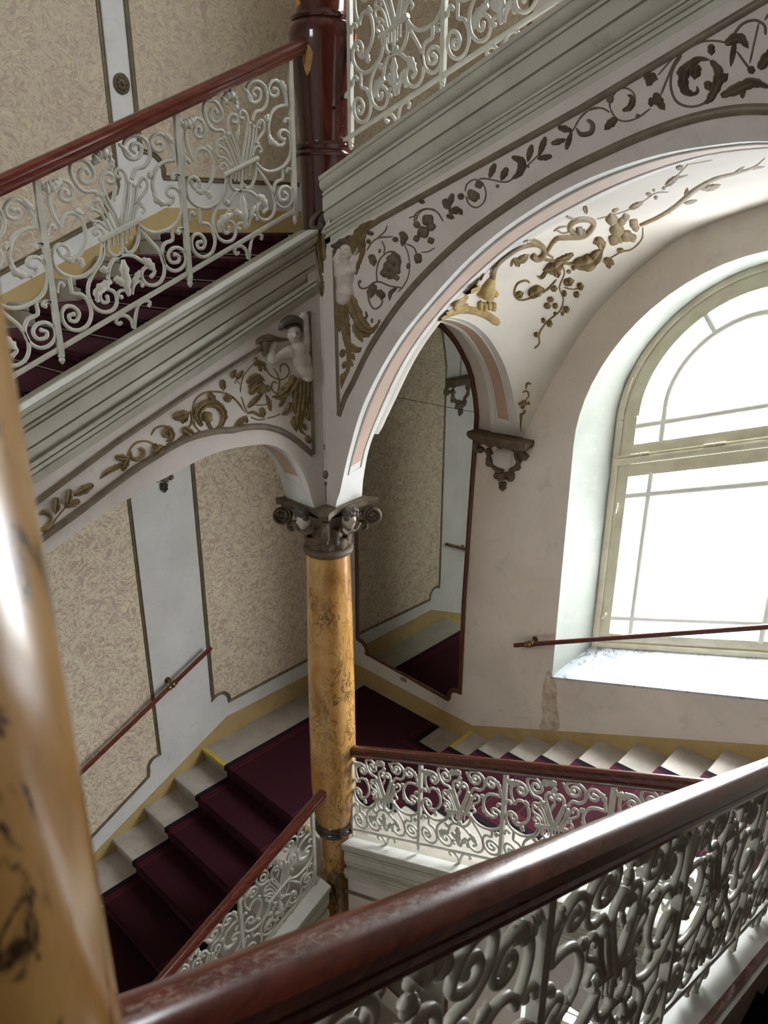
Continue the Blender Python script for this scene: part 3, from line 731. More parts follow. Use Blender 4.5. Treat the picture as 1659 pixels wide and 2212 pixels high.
def flight_path(n, k0, nose, z, s, run, th=.012):
    path = []
    for k in range(k0+n-1, k0-1, -1):                # from the bottom step up when nose moves with s
        q, zz = nose(k), z(k)
        path += [(q+s*(.028-th), zz-RISE+th), (q+s*(.028-th), zz-.045), (q-s*th, zz-.036), (q-s*th, zz-.004), (q+s*.004, zz+th)]
    return path
mb, ed = MB(), []
path = flight_path(9, 0, nLL, zLL, 1, RUN_L)+[(1.955, .012)]
carpet_strip(path, lambda a, s, z: V((a, s, z)), -1.614, -.50, mb, ed)
c = thing('carpet_runner', 'dark maroon runner with black edge on the lower left steps and landing', 'carpet', (-1.12, .03, 0), 'stair runners'); carpet_obj(mb, ed, 'pile', c)
mb, ed = MB(), []
pf = []
for k in range(10):
    q, zz = nF(k), zF(k); th = .012
    pf += [(q+.028-th, zz-RISE+th), (q+.028-th, zz-.045), (q-th, zz-.036), (q-th, zz-.004), (q+.004, zz+th)]
pf = [(-.62, .0135)]+pf+[(nF(9)+.3, zF(9)+.012)]
carpet_strip(pf, lambda a, s, z: V((s, a, z)), .60, 1.617, mb, ed)
c = thing('carpet_runner', 'red lit maroon runner on the lower right steps under the window', 'carpet', (-.1, 1.1, 0), 'stair runners'); carpet_obj(mb, ed, 'pile', c)
mb, ed = MB(), []
path = flight_path(9, 0, nUL, zUL, 1, RUN_L)+[(1.955, STOREY+.012)]
carpet_strip(path, lambda a, s, z: V((a, s, z)), -1.614, -.16, mb, ed)
c = thing('carpet_runner', 'dark maroon runner on the upper left steps behind the scroll railing', 'carpet', (-1.12, -.12, STOREY), 'stair runners'); carpet_obj(mb, ed, 'pile', c)
mb, ed = MB(), []
pn = [(s, z) for s, z in [p for k in range(8, -1, -1) for p in ((nN(k)-(.028-.012), zN(k)-RISE+.012), (nN(k)-.016, zN(k)-.045), (nN(k)+.012, zN(k)-.036), (nN(k)+.012, zN(k)-.004), (nN(k)-.004, zN(k)+.012))]]
carpet_strip(pn+[(-3.3, zN(0)+.012)], lambda a, s, z: V((a, s, z)), 3.29, 4.75, mb, ed)
c = thing('carpet_runner', 'runner on the nearest flight beside the viewer', 'carpet', (4.2, -3, 3), 'stair runners'); carpet_obj(mb, ed, 'pile', c)
# stair rods on the upper left flight
NUM = ('first', 'second', 'third', 'fourth', 'fifth', 'sixth')
for k in range(1, 6):
    q, zz = nUL(k-1), zUL(k)
    mb = MB(); mb.tube([V((-1.66, q+.008, zz+.024)), V((-.40, q+.008, zz+.024))], .006, 8)
    tag(mb.build('stair_rod', M_['steel']), 'thin steel rod holding the upper left runner, %s below the upper landing' % NUM[k-1], 'stair rod', 'stair rods of the upper left flight')
# yellow marking paint on the landing nosings
for lo, hi, lab in (((-WL+.012, .030, -.034), (-1.60, .075, .0015), 'yellow painted stripe on the top nosing of the lower left flight'),
                    ((nF(0)-.004, 1.63, RISE-.03), (nF(0)+.035, WF-.012, RISE+.0015), 'yellow painted stripe on the first step of the lower right flight'),
                    ((-.44, -.126, STOREY-.034), (.03, -.08, STOREY+.0015), 'yellow painted stripe on the top step behind the upper left railing')):
    mb = MB(); mb.box(lo, hi); tag(mb.build('edge_stripe', M_['tape']), lab, 'marking')
# ================================================================== COLUMNS
def column_A():
    t = thing('marble_column', 'yellow marble column with scroll capital standing at the landing corner', 'column', (0, 0, -.4))
    mb = MB(); prof = [(.118,-.95),(.122,.05),(.130,.25)]
    mb.lathe(prof+[(.14,.31)], n=40); mb.build('pedestal', M_['yellow'], t)
    mb = MB(); mb.lathe([(r-.012, z+.155) for r, z in ((.14,.15),(.158,.155),(.172,.168),(.177,.185),(.170,.20),(.160,.206),(.160,.212),(.169,.222),(.175,.24),(.170,.258),(.158,.268),(.15,.272))], n=48); mb.build('base_ring', M_['ringdark'], t)
    mb = MB(); mb.lathe([(.148,.42),(.155,.45),(.163,.50),(.172,.60),(.179,.75),(.179,1.1),(.176,1.6),(.168,2.15),(.156,2.66),(.153,2.76)], n=64); mb.build('shaft', M_['yellow'], t)
    cap = MB()
    rows = []                                        # bell flaring into the corners
    for z, r, sq in ((2.80,.140,0),(2.86,.142,0),(2.92,.150,.0),(2.98,.166,.05),(3.03,.186,.15),(3.075,.20,.3),(3.095,.205,.4)):
        row = []
        for k in range(48):
            an = 2*PI*k/48; c = abs(math.cos(2*an-PI/2))**3 if False else (abs(math.sin(2*an))**2.5)
            row.append(V((math.cos(an)*r*(1+sq*.5*c), math.sin(an)*r*(1+sq*.5*c), z)))
        rows.append(row)
    cap.loft(rows, closed=True); capo = cap.build('capital', M_['bronze'], t)
    mb = MB(); mb.lathe([(.14,2.762),(.163,2.764),(.175,2.775),(.179,2.79),(.175,2.805),(.163,2.815),(.14,2.817)], n=48); mb.build('neck_ring', M_['bronze'], capo)
    # concave sided abacus
    def abrow(z, a, dip, cut):
        row = []
        for q in range(4):
            R_ = Matrix.Rotation(PI/2*q, 3, 'Z')
            for i in range(13):
                s = -1+2*i/12; x = s*(a-cut); y = -(a - dip*(1-s*s)**.8)
                row.append(R_ @ V((x, y, 0)) + V((0, 0, z)))
        return row
    mb = MB(); rows = [abrow(3.09,.222,.055,.03), abrow(3.105,.236,.06,.03), abrow(3.118,.238,.06,.03), abrow(3.122,.262,.06,.035), abrow(3.152,.266,.06,.035), abrow(3.158,.258,.06,.035)]
    mb.loft(rows, closed=True); n = 52; mb.f += [list(range(n))[::-1], [5*n+k for k in range(n)]]; mb.m += [0, 0]
    mb.build('abacus', M_['bronze'], capo, sharp=30)
    # corner volutes: a spiral roll under each abacus corner
    for q in range(4):
        an = PI/4+PI/2*q; d = V((math.cos(an), math.sin(an), 0)); sd = V((-d.y, d.x, 0)); mb = MB()
        ctr = d*.315+V((0, 0, 3.035)); pts = []; rr = []
        for i in range(60):
            f = i/59; th = PI*.62+f*PI*4.6; r = .060*(1-f)**.85+.006
            pts.append(ctr - d*(r*math.cos(th)) * -1 + V((0, 0, r*math.sin(th)))); rr.append(.016*(1-.55*f))
        lead = [d*.17+V((0, 0, 2.99)), d*.205+V((0, 0, 3.045)), d*.245+V((0, 0, 3.088))]
        allp = lead+pts; allr = [.012, .014, .016]+rr
        mb.tube(allp, allr, 8, [sd]*len(allp), 2.0)
        mb.ball(ctr, .02, 10)
        tl = [ctr+d*x_+V((0, 0, z_)) for x_, z_ in ((-.10,-.055),(-.06,-.06),(-.045,-.085),(-.06,-.105),(-.075,-.10))]
        mb.tube([V(p) for p in smooth([tuple(p) for p in tl], 4)], .016, 8)
        mb.build('volute', M_['bronze'], capo)
    # acanthus leaves round the bell
    for tier, (z0, z1, n, ph, wd) in enumerate(((2.82, 2.945, 8, 0, .05), (2.87, 3.03, 8, PI/8, .042))):
        for k in range(n):
            an = ph+2*PI*k/n; d = V((math.cos(an), math.sin(an), 0)); sd = V((-d.y, d.x, 0)); mb = MB(); rows = []
            for i in range(11):
                f = i/10; r = .146+.012*tier+.012*math.sin(f*PI*.5)+.050*max(0, f-.6)**1.1*2.0; z = z0+(z1-z0)*(f if f < .85 else .85-(f-.85)*.9); w = wd*(.75+.35*math.sin(f*PI))*(1 if f < .8 else (1.05-f)*3.6)*(1+.18*math.sin(f*22))
                rows.append([d*(r-.012)+sd*(-w)+V((0, 0, z)), d*(r+.004)+sd*(-w*.5)+V((0, 0, z)), d*(r+.014)+V((0, 0, z)), d*(r+.004)+sd*(w*.5)+V((0, 0, z)), d*(r-.012)+sd*w+V((0, 0, z))])
            mb.loft(rows); mb.build('acanthus_leaf', M_['bronze'], capo, sharp=60)
    # small masks between the volutes, white faces under bronzed hair
    for q in range(4):
        an = -PI/2+PI/2*q; d = V((math.cos(an), math.sin(an), 0)); sd = V((-d.y, d.x, 0)); c = d*.208+V((0, 0, 3.058))
        mb = MB(); vs = []; N, Mm = 28, 20
        for i in range(Mm+1):
            th = PI*i/Mm
            for k in range(N):
                ph = 2*PI*k/N; x = math.sin(th)*math.cos(ph); y = math.sin(th)*math.sin(ph); z = math.cos(th)
                X, Y, Z = x*.052*(1-.18*max(0, -z)), y*.056, z*.072
                if y > 0:
                    Y += .022*math.exp(-((x)/.16)**2-((z+.05)/.22)**2)            # nose
                    Y -= .012*(math.exp(-((x-.38)/.17)**2-((z-.16)/.12)**2)+math.exp(-((x+.38)/.17)**2-((z-.16)/.12)**2))  # eyes
                    Y += .005*math.exp(-((x)/.26)**2-((z+.46)/.09)**2) - .004*math.exp(-(x/.25)**2-((z+.36)/.04)**2) + .006*math.exp(-(x/.25)**2-((z+.78)/.14)**2)
                vs.append(c+sd*X+d*Y+V((0, 0, Z)))
        mb.add(vs, [[i*N+k, i*N+(k+1) % N, (i+1)*N+(k+1) % N, (i+1)*N+k] for i in range(Mm) for k in range(N)])
        o = mb.build('mask', M_['stuccow'], capo, sharp=80)
        mb = MB()
        for k in range(15):
            f = k/14; a_ = -1.9+3.8*f; p0 = c+d*(.022+.022*math.cos(a_*.8))+sd*(.040*math.sin(a_))+V((0, 0, .034+.044*math.cos(a_)))
            mb.ball(p0, .021+.004*math.sin(k*2.1), 8)
        mb.ball(c+V((0, 0, .05))+d*.008, .054, 12, (1, 1, .75)); mb.build('hair', M_['hair'], o)
        mb = MB()
        for sgn in (-1, 1):
            pts = [c+d*.02+sd*(sgn*x_)+V((0, 0, z_)) for x_, z_ in ((.0,-.07),(.03,-.085),(.06,-.07),(.085,-.04))]
            mb.tube([V(p) for p in smooth([tuple(p) for p in pts], 4)], [.012]*7+[.017]*6, 8)
        mb.ball(c+d*.015+V((0, 0, -.085)), .018, 8); mb.build('collar', M_['bronze'], o)
    return t
colA = column_A()
# upper column, darker, on top of the arches
t = thing('marble_column', 'dark red brown column with chipped yellow patch at the upper landing', 'column', (.01, .03, 4.6))
cu = (.012, .035)
mb = MB(); mb.lathe([(.150,4.55),(.152,5.15),(.156,5.29)], cu, 48); mb.build('pedestal', M_['red'], t)
mb = MB(); mb.lathe([(.14,5.285),(.172,5.288),(.178,5.30),(.172,5.315),(.165,5.32),(.172,5.33),(.176,5.345),(.168,5.36),(.15,5.365)], cu, 48); mb.build('base_ring', M_['red'], t)
mb = MB(); mb.lathe([(.150,5.36),(.153,5.42),(.160,5.52),(.172,5.66),(.186,5.78),(.196,5.86),(.199,5.90),(.195,5.93),(.18,5.955),(.166,5.97),(.162,5.975)], cu, 56); mb.build('vase_foot', M_['red'], t)
mb = MB(); mb.lathe([(.15,5.97),(.170,5.975),(.177,5.987),(.170,6.0),(.158,6.005),(.152,6.02),(.150,6.09),(.152,6.14),(.166,6.15),(.172,6.165),(.166,6.18),(.150,6.19),(.150,7.2),(.145,8.6)], cu, 56); mb.build('shaft', M_['red'], t)
mb = MB()   # chip in the surface and a plugged bolt hole
def on_cyl(px, py, r):
    d = RT*((px-PX)/FPX)-UP*((py-PY)/FPX)+FW; o = CAM-V((cu[0], cu[1], 0)); a_ = d.x**2+d.y**2; b_ = 2*(o.x*d.x+o.y*d.y); c_ = o.x**2+o.y**2-r*r
    return CAM+d*((-b_-math.sqrt(b_*b_-4*a_*c_))/(2*a_))
ring = [(656,100),(668,97),(676,112),(674,130),(669,150),(661,163),(656,150),(652,128)]
cc = on_cyl(664, 128, .186)
pts = [on_cyl(px, py, .1885-.0125*abs(0)) for px, py in ring]
def radius_at(z):
    P = [(5.36,.15),(5.42,.153),(5.52,.160),(5.66,.172),(5.78,.186),(5.86,.196),(5.90,.199),(5.95,.18)]
    return float(np.interp(z, [p[0] for p in P], [p[1] for p in P]))
def shell(p, e): 
    v = V((p.x-cu[0], p.y-cu[1], 0)).normalized()*(radius_at(p.z)+e); return V((v.x+cu[0], v.y+cu[1], p.z))
mb.add([shell(cc, .003)]+[shell(p, .0015) for p in pts], [[0, 1+i, 1+(i+1) % 8] for i in range(8)]); mb.build('chip', simple('bared yellow filler', srgb(196,146,82), .6, 0, .3, srgb(150,104,56), 60), t, sharp=180)
mb = MB(); hp = shell(on_cyl(722, 233, .165), .001)
mb.add([hp]+[shell(hp+V((.012*math.cos(i*.785)*.7, .012*math.cos(i*.785)*.7, .010*math.sin(i*.785))), .0015) for i in range(8)], [[0, 1+i, 1+(i+1) % 8] for i in range(8)]); mb.build('bolt_hole', simple('hole black', (.004,.003,.003,1), .9), t, sharp=180)
# near column beside the camera
t = thing('marble_column', 'blurred yellow marble column close to the viewer at the left edge', 'column', (3.23, -3.309, 2.9))
mb = MB(); mb.lathe([(.16,2.6),(.165,3.4),(.166,4.2),(.165,4.9),(.160,5.6),(.153,6.6)], (3.23, -3.309), 64); mb.build('shaft', M_['yellow'], t)

# ================================================================== RAILINGS
# one cast panel, traced from the upper left railing: (s, h) with s from post to post and h above the foot bar
_z0 = at(637, 450, 'x', .05); _z1 = at(20, 812, 'x', .05); _sl = (_z0.z-_z1.z)/(_z0.y-_z1.y)
def trace(zx, zy):
    p = at(zx*.28933, 280+zy*.28933, 'x', .05)
    return ((p.y+1.718)/.738, (p.z-(_z0.z+_sl*(p.y-_z0.y)))/.75)
SCROLL = [  # polylines in trace coordinates, width factor
 ([(455,725),(412,665),(378,590),(364,500),(380,425),(430,382),(490,382),(533,420),(550,470),(532,520),(492,535),(457,515),(447,478),(470,447),(500,457),(503,482)],1),
 ([(455,725),(456,690),(482,640),(530,622),(585,645),(623,708),(640,790),(625,870),(592,932),(548,965)],1),
 ([(512,945),(516,905),(490,870),(447,858),(407,885),(390,940),(405,1010),(450,1065),(520,1098),(600,1100),(668,1065),(724,1010),(757,940),(768,840)],1),
 ([(505,935),(480,952),(452,935),(440,905)],.9),
 ([(735,500),(708,462),(642,466),(588,432),(548,372),(526,312),(530,262),(560,232),(612,226),(658,252),(690,300),(703,345),(680,385),(640,402),(605,380),(590,340),(605,302),(637,297),(655,322)],1),
 ([(888,760),(885,700),(842,600),(792,500),(760,425),(757,362),(785,328),(828,332),(850,365),(835,395),(808,388)],1),
 ([(900,760),(906,690),(926,560),(940,460),(946,390),(930,322),(892,292),(862,310),(866,350),(893,357)],1),
 ([(985,370),(1000,320),(1020,290),(1070,280),(1110,230),(1117,150),(1087,80),(1030,46),(970,52),(930,92),(924,150),(950,205),(1000,222),(1045,195),(1056,140),(1030,107),(990,112),(975,145),(1002,165)],1),
 ([(1300,225),(1288,150),(1252,80),(1202,32),(1152,42),(1125,90),(1140,140),(1180,162),(1215,137),(1205,100),(1172,98)],1),
 ([(1300,228),(1235,238),(1180,272),(1150,330),(1138,420),(1160,490),(1200,540),(1262,556)],1),
 ([(1288,505),(1255,492),(1240,460),(1265,430),(1310,436),(1345,482),(1360,560),(1347,640),(1302,710),(1232,755),(1150,770),(1085,747),(1030,705)],1),
 ([(1268,550),(1290,535),(1292,505)],.9),
 ([(798,820),(805,890),(840,935),(890,945),(905,920)],1),
 ([(1025,720),(1036,785),(1020,860),(985,912),(945,917),(930,895)],1),
 ([(1038,742),(1055,762),(1122,832),(1182,902),(1222,985),(1226,1070),(1200,1132),(1150,1162),(1090,1150),(1056,1095),(1070,1042),(1118,1022),(1155,1058),(1130,1095)],1),
 ([(805,1120),(815,1032),(850,968),(918,937),(990,942),(1045,972),(1090,1000)],1),
 ([(766,842),(764,955),(703,1060),(662,1150),(660,1240),(700,1322),(770,1362),(840,1347),(872,1290),(860,1222),(810,1192),(762,1202),(746,1250),(770,1290),(804,1282),(800,1248)],1),
 ([(520,1100),(530,1180),(545,1225),(608,1230),(660,1290),(682,1370),(660,1450),(600,1495),(530,1490),(475,1440),(460,1370),(490,1322),(545,1322),(590,1370),(570,1428),(527,1425),(515,1388),(550,1378)],1),
 ([(1280,742),(1288,822),(1230,850),(1206,922),(1225,1000),(1280,1050),(1340,1046),(1385,992),(1382,922),(1332,882),(1280,892),(1255,940),(1280,990),(1330,986),(1336,948),(1305,932)],1),
 ([(352,790),(360,732),(390,715),(407,737)],.9), ([(425,1220),(430,1162),(455,1142),(472,1160)],.9),
 ([(1345,405),(1332,342),(1297,336),(1290,357)],.9), ([(1390,830),(1372,752),(1332,736),(1322,762)],.9),
 ([(345,905),(325,862),(282,850),(262,880)],.9), ([(410,1330),(385,1292),(345,1288),(335,1318)],.9),
 ([(965,1240),(935,1202),(892,1207),(880,1240),(905,1250)],.9), ([(985,1230),(1000,1160),(1040,1130),(1062,1162)],.9)]
FOOT = [([(1002,1490),(1012,1400),(1030,1312),(1080,1277),(1120,1292),(1108,1322)],1), ([(995,1480),(978,1420),(930,1387),(880,1397),(866,1432),(890,1452),(908,1435)],1)]
LYRE = [([(755,490),(790,560),(840,640),(880,735)],.8), ([(722,528),(775,600),(825,690),(855,755)],.8), ([(660,585),(740,620),(790,690),(828,775)],.9),
 ([(962,395),(955,520),(940,640),(925,735)],.8), ([(996,420),(988,540),(970,640),(955,720)],.8), ([(1062,365),(1020,430),(1012,520),(985,640),(975,710)],.9),
 ([(832,775),(840,855)],.6), ([(862,765),(875,852)],.6), ([(930,740),(937,835)],.6), ([(962,715),(972,805)],.6), ([(895,745),(908,905)],1.1),
 ([(715,585),(720,545),(680,538),(652,565),(655,600),(690,605)],.9), ([(800,745),(740,690),(682,680),(655,640),(665,605)],.9), ([(775,790),(752,745),(716,732),(692,760),(706,786),(727,775)],.9),
 ([(1000,560),(1058,492),(1095,430),(1082,372),(1050,362),(1030,402),(1050,432)],.9), ([(995,660),(1012,592),(1050,572),(1078,600),(1060,625)],.9)]
LYREBALL = [(757,490,22),(724,528,22),(960,392,18),(996,418,18),(1040,552,18),(705,705,15),(840,860,11),(875,860,11),(937,842,11),(972,812,11),(908,908,14)]
LEAF = [([(300,395),(325,430),(370,432),(420,400),(460,372)],30),([(560,960),(600,985),(610,1030)],24),([(700,200),(745,180),(800,175),(825,200)],34),([(690,260),(720,215),(745,180)],30),([(590,610),(560,600),(620,630)],20),
 ([(800,300),(830,260),(825,210)],22),([(850,380),(862,440),(845,500),(852,540)],13),([(1225,30),(1250,60),(1290,110)],24),([(880,105),(930,150),(985,215)],18),([(1090,330),(1115,345),(1130,310)],20),([(1140,470),(1175,530),(1240,560)],26),
 ([(1060,965),(1105,995),(1150,1050)],30),([(740,1050),(775,1045),(805,1060)],24),([(728,1290),(722,1215),(780,1160),(830,1130)],30),([(962,1240),(935,1110),(915,970)],34),([(960,1200),(900,1130),(845,1118)],28),([(985,1190),(1010,1120),(1042,1052)],22),([(560,985),(520,975),(470,960)],18)]
def railing(name, label, org, run, nrm, spacing, slope, height, slots, posts, rail_top, rail_mat, rail_path, bar, foot_drop=.085, wr=.0098, seg=8, raildim=(.040,.048)):
    """cast iron railing with wooden rail. org = foot-bar point at the first post, run = horizontal unit direction of ascent or descent"""
    org = V(org); run = V(run); nrm = V(nrm); K = V((0, 0, 1)); dirn = run+K*slope
    t = thing(name, label, 'railing', org, 'scrolled iron railings')
    def P(s, h, o=V((0, 0, 0))): return org+dirn*(s*spacing)+K*(h*height)+o
    def pl(tr, k=3, dz=0.0): return [P(*trace(*q))+nrm*dz for q in smooth(tr, k)]
    # hand rail
    a_, b_ = raildim
    prof = [(-a_*.55,-b_),(a_*.55,-b_),(a_*.62,-b_*.72),(a_*.95,-b_*.42),(a_,-b_*.2),(a_*.84,-b_*.1),(a_*.9,0),(a_*1.0,b_*.25),(a_*.92,b_*.6),(a_*.62,b_*.88),(a_*.25,b_),(-a_*.25,b_),(-a_*.62,b_*.88),(-a_*.92,b_*.6),(-a_,b_*.25),(-a_*.9,0),(-a_*.84,-b_*.1),(-a_,-b_*.2),(-a_*.95,-b_*.42),(-a_*.62,-b_*.72)]
    mb = MB(); mb.sweep(prof, rail_path, nrm, K); mb.build('handrail', rail_mat, t, sharp=32)
    # foot bar
    s0, s1 = bar; mb = MB()
    mb.sweep([(-.007,-.022),(.007,-.022),(.009,-.018),(.009,-.002),(.007,.002),(-.007,.002),(-.009,-.002),(-.009,-.018)], [P(s0, 0), P(s1, 0)], nrm, K); mb.build('foot_bar', M_['iron'], t)
    # posts
    pm = None
    for s in posts:
        if pm is None:
            mb = MB(); w = .013; b0 = P(s, 0)
            mb.sweep([(-w,-w),(w,-w),(w,w),(-w,w)], [b0-K*foot_drop*.45, b0+K*(height+.01)], nrm, run)
            zf = b0.z-foot_drop
            mb.lathe([(.004,zf),(.010,zf+.008),(.016,zf+.02),(.012,zf+.031),(.016,zf+.036),(.016,zf+.043),(.012,zf+.048),(.012,zf+.06)], (b0.x, b0.y), 12)
            pm = mb.build('post', M_['iron'], t); s_first = s
        else:
            c = pm.copy(); COL.objects.link(c); c.parent = t; c.location = pm.location+dirn*((s-s_first)*spacing)
    # scroll panels
    mb = MB()
    for tr, w in SCROLL: mb.tube(pl(tr), [wr*w*(1.0 if i > 0 else 1.1) for i in range(len(pl(tr)))], seg, nrm, .95)
    for tr, w in FOOT: mb.tube(pl(tr), wr*w, seg, nrm, .95)
    for tr, w in SCROLL:
        q = trace(*tr[-1]); mb.ball(P(*q), wr*1.25, 8)
    p0 = mb.build('scroll_panel', M_['iron'], t, sharp=60)
    mb = MB()
    for tr, w in LYRE: mb.tube(pl(tr, 3, .006), wr*w*.85, seg, nrm, 1.0)
    mb.tube(pl([(735,827),(890,747),(1045,668)], 2, .010), wr*1.35, seg)
    for x, y, r in LYREBALL: mb.ball(P(*trace(x, y))+nrm*.006, wr*r/15., 8)
    l0 = mb.build('lyre', M_['iron'], p0, sharp=60)
    for tr, w in LEAF:
        mb = MB(); q = pl(tr, 4, .004); n = len(q)
        mb.tube(q, [wr*w/14.*(.25+.85*math.sin(PI*(i+.35)/(n+.2)))*(1+.25*math.sin(i*2.3)) for i in range(n)], seg, nrm, .55); mb.build('leaf', M_['iron'], p0, sharp=60)
    for i, s in enumerate(slots):
        if i == 0:
            off = dirn*(s*spacing)
            p0.location = p0.location+off
        else: copy_tree(p0, t, dirn*((s-slots[0])*spacing))
    return t
BP = .05
# upper left railing (ascends along +y)
uz = lambda y: _z0.z+_sl*(y-_z0.y)
slUL = _sl
rt = at(635, 107, 'x', BP); rb = at(0, 400, 'x', BP); dd = (rt-rb)/(rt.y-rb.y)
railing('balustrade', 'upper left white scroll railing with red brown rail, in front of the dark steps', (BP, -1.718, uz(-1.718)), (0, 1, 0), (1, 0, 0), .738, slUL, .75,
        [0, 1, -1, -2], [0, 1, 2, -1, -2], None, M_['rail_y'], [rb-dd*1.6, rb, rt, rt+dd*.10], (-2.1, 2.02), raildim=(.038,.042))
# lower left railing
zLr = lambda y: .030+.432*(y+.2)
r1 = V((BP, -.13, .030+.432*.07+.735)); 
railing('balustrade', 'lower left scroll railing that sinks towards the bottom edge of the picture', (BP, -.99, zLr(-.99)), (0, 1, 0), (1, 0, 0), .715, .432, .70,
        [0, -1, -2], [0, 1, -1, -2], None, M_['rail_y'], [r1-V((0, 1, .432))*2.9, r1], (-3.1, 1.05), raildim=(.038,.045))
# lower right railing (ascends along +x)
zFr = lambda x: .37+.452*(x-.148)
f1 = at(745, 1620, 'y', BP); f2 = at(1340, 1682, 'y', BP); fd = (f2-f1)/(f2.x-f1.x)
railing('balustrade', 'lower right scroll railing rising from the yellow column in front of the red runner', (.161, BP, zFr(.161)), (1, 0, 0), (0, -1, 0), .697, .452, .70,
        [0, 1, 2, 3], [0, 1, 2, 3, 4], None, M_['rail_x'], [f1-fd*.02, f2, f2+fd*.9], (-.05, 4.2), raildim=(.038,.047))
# upper right railing
b0_, b1_ = at(755, 290, 'y', BP), at(1140, 35, 'y', BP); su = (b1_.z-b0_.z)/(b1_.x-b0_.x)
railing('balustrade', 'upper right scroll railing cut by the top edge, lit from behind', (.222, BP, b0_.z), (1, 0, 0), (0, -1, 0), .667, su, .76,
        [0, 1, 2], [0, 1, 2, 3], None, M_['rail_x'], [V((.1, BP, b0_.z+.80-.122*su)), V((2.3, BP, b0_.z+.80+2.08*su))], (-.10, 3.1))
# nearest railing (descends along +y)
n1, n2 = at(267, 2148, 'x', 3.152), at(1659, 1636, 'x', 3.152)
c1, c2 = n1+V((.030, 0, -.036)), n2+V((.030, 0, -.036)); nd = (c2-c1)/(c2.y-c1.y)
railing('balustrade', 'nearest scroll railing seen from behind, thick worn brown rail across the foreground', (3.182, -.95, near_ref(-.95)), (0, -1, 0), (-1, 0, 0), .7175, -ND, .70,
        [0, 1, 2, -1], [0, 1, 2, 3, -1], None, M_['rail_near'], [c1-nd*.1, c1, c2, c2+nd*.9], (-1.3, 3.1), seg=10, wr=.0105, raildim=(.042,.047))
# bit of yellow paper tied to the lower left railing
mb = MB(); q = at(661, 1787, 'x', BP+.012); mb.box((q.x, q.y-.012, q.z-.026), (q.x+.004, q.y+.012, q.z+.026)); tag(mb.build('paper_tag', M_['tape']), 'small yellow tag stuck on the lower left railing beside the column', 'tag')

# ================================================================== WALL HAND RAILS
def wall_rail(label, a, b, out, brackets, r=.021):
    t = thing('wall_handrail', label, 'handrail', (a+b)/2, 'round wall handrails'); mb = MB(); mb.tube([a, b], r, 16); mb.build('rail', M_['rail_y'] if abs(out[0]) > .5 else M_['rail_x'], t)
    d = (b-a).normalized(); out = V(out)
    for f in brackets:
        p = a.lerp(b, f); mb = MB()
        q = []
        for s, rr in ((-.05,r*1.05),(-.045,r*1.35),(-.03,r*1.35),(-.022,r*1.15),(-.01,r*1.5),(.01,r*1.5),(.022,r*1.15),(.03,r*1.35),(.045,r*1.35),(.05,r*1.05)): q.append((p+d*s, rr))
        mb.tube([x for x, _ in q], [y for _, y in q], 16)
        mb.tube([p, p-out*.045+V((0, 0, .012)), p-out*.085+V((0, 0, .016))], [.012, .010, .012], 10)
        mb.tube([p-out*.075+V((0, 0, .016)), p-out*.081+V((0, 0, .016)), p-out*.087+V((0, 0, .016))], [.026, .03, .03], 16); mb.build('bracket', M_['brass'], t)
    return t
wl_a, wl_b = at(456, 1399, 'x', -WL+.085), at(180, 1664, 'x', -WL+.085)
wall_rail('round brown wall handrail with brass bracket on the left wall', wl_a, wl_b+(wl_b-wl_a)*1.2, (1, 0, 0), (.148,))
wf_a, wf_b = at(1112, 1394, 'y', WF-.085), at(1659, 1354, 'y', WF-.085)
wall_rail('round dark wall handrail crossing in front of the arched window', wf_a, wf_b+(wf_b-wf_a)*.4, (0, -1, 0), (.055,))

# ================================================================== MIRROR
MR = [(-.235,.60),(-.238,.566)]
cl = -1.0
right = [at(px, py, 'y', WF) for px, py in ((1000,1492),(1003,1300),(1018,1080),(1031,900),(1028,862),(1020,815),(1011,788),(1000,765),(988,743),(975,725),(955,704))]
right = [(p.x, p.z) for p in right]
right[0] = (right[1][0], .60)
cxm = -1.005
ring = [(right[0][0], .525), (right[0][0]-.015, .522)] + notch(right[0][0]-.03, .415, .108, 85, 190, 6) + [(-.42, .372), (-1.62, .418)]
left_x = 2*cxm-right[0][0]
ring += notch(left_x+.04, .44, .11, -10, 95, 6)+[(left_x, .56)]
arc_r = right[3:]+[(-.80, 4.15), (-.92, 4.18)]
ring += [(2*cxm-u, z) for u, z in right[1:3]] + [(2*cxm-u, z) for u, z in arc_r] + arc_r[::-1] + right[1:3][::-1]
t = thing('wall_mirror', 'tall round topped mirror in thin brown frame on the wall behind the column', 'mirror', (cxm, WF, .4))
mb = MB(); moulding(mb, ring, FARP, .045, True, .022); mb.build('frame', M_['mirrorframe'], t, sharp=50)
zs = 3.402
low = [p for p in ring if p[1] < zs-.01]; up = [p for p in ring if p[1] >= zs-.01]
def clip(ring, lo, hi):
    out = []
    for i in range(len(ring)):
        a_, b_ = ring[i], ring[(i+1) % len(ring)]
        if lo <= a_[1] <= hi: out.append(a_)
        for lim in ((lo, hi) if b_[1] > a_[1] else (hi, lo)):
            if (a_[1]-lim)*(b_[1]-lim) < 0: f_ = (lim-a_[1])/(b_[1]-a_[1]); out.append((a_[0]+(b_[0]-a_[0])*f_, lim))
    return out
for lo, hi in ((-1, zs-.0025), (zs+.0025, 9)):
    mb = MB(); fill(clip(ring, lo, hi), (), lambda a, b: FARP(a, b, .006), 0, mb); mb.build('mirror_glass', M_['mirror'], t)
mb = MB(); fill(ring, (), lambda a, b: FARP(a, b, .003), 0, mb); mb.build('backing', simple('mirror backing', srgb(60,52,44), .8), t)
lm = copy_tree(t, None, (0, 0, -STOREY)); lm['label'] = 'mirror on the storey below, a dark sliver glimpsed through the nearest railing'
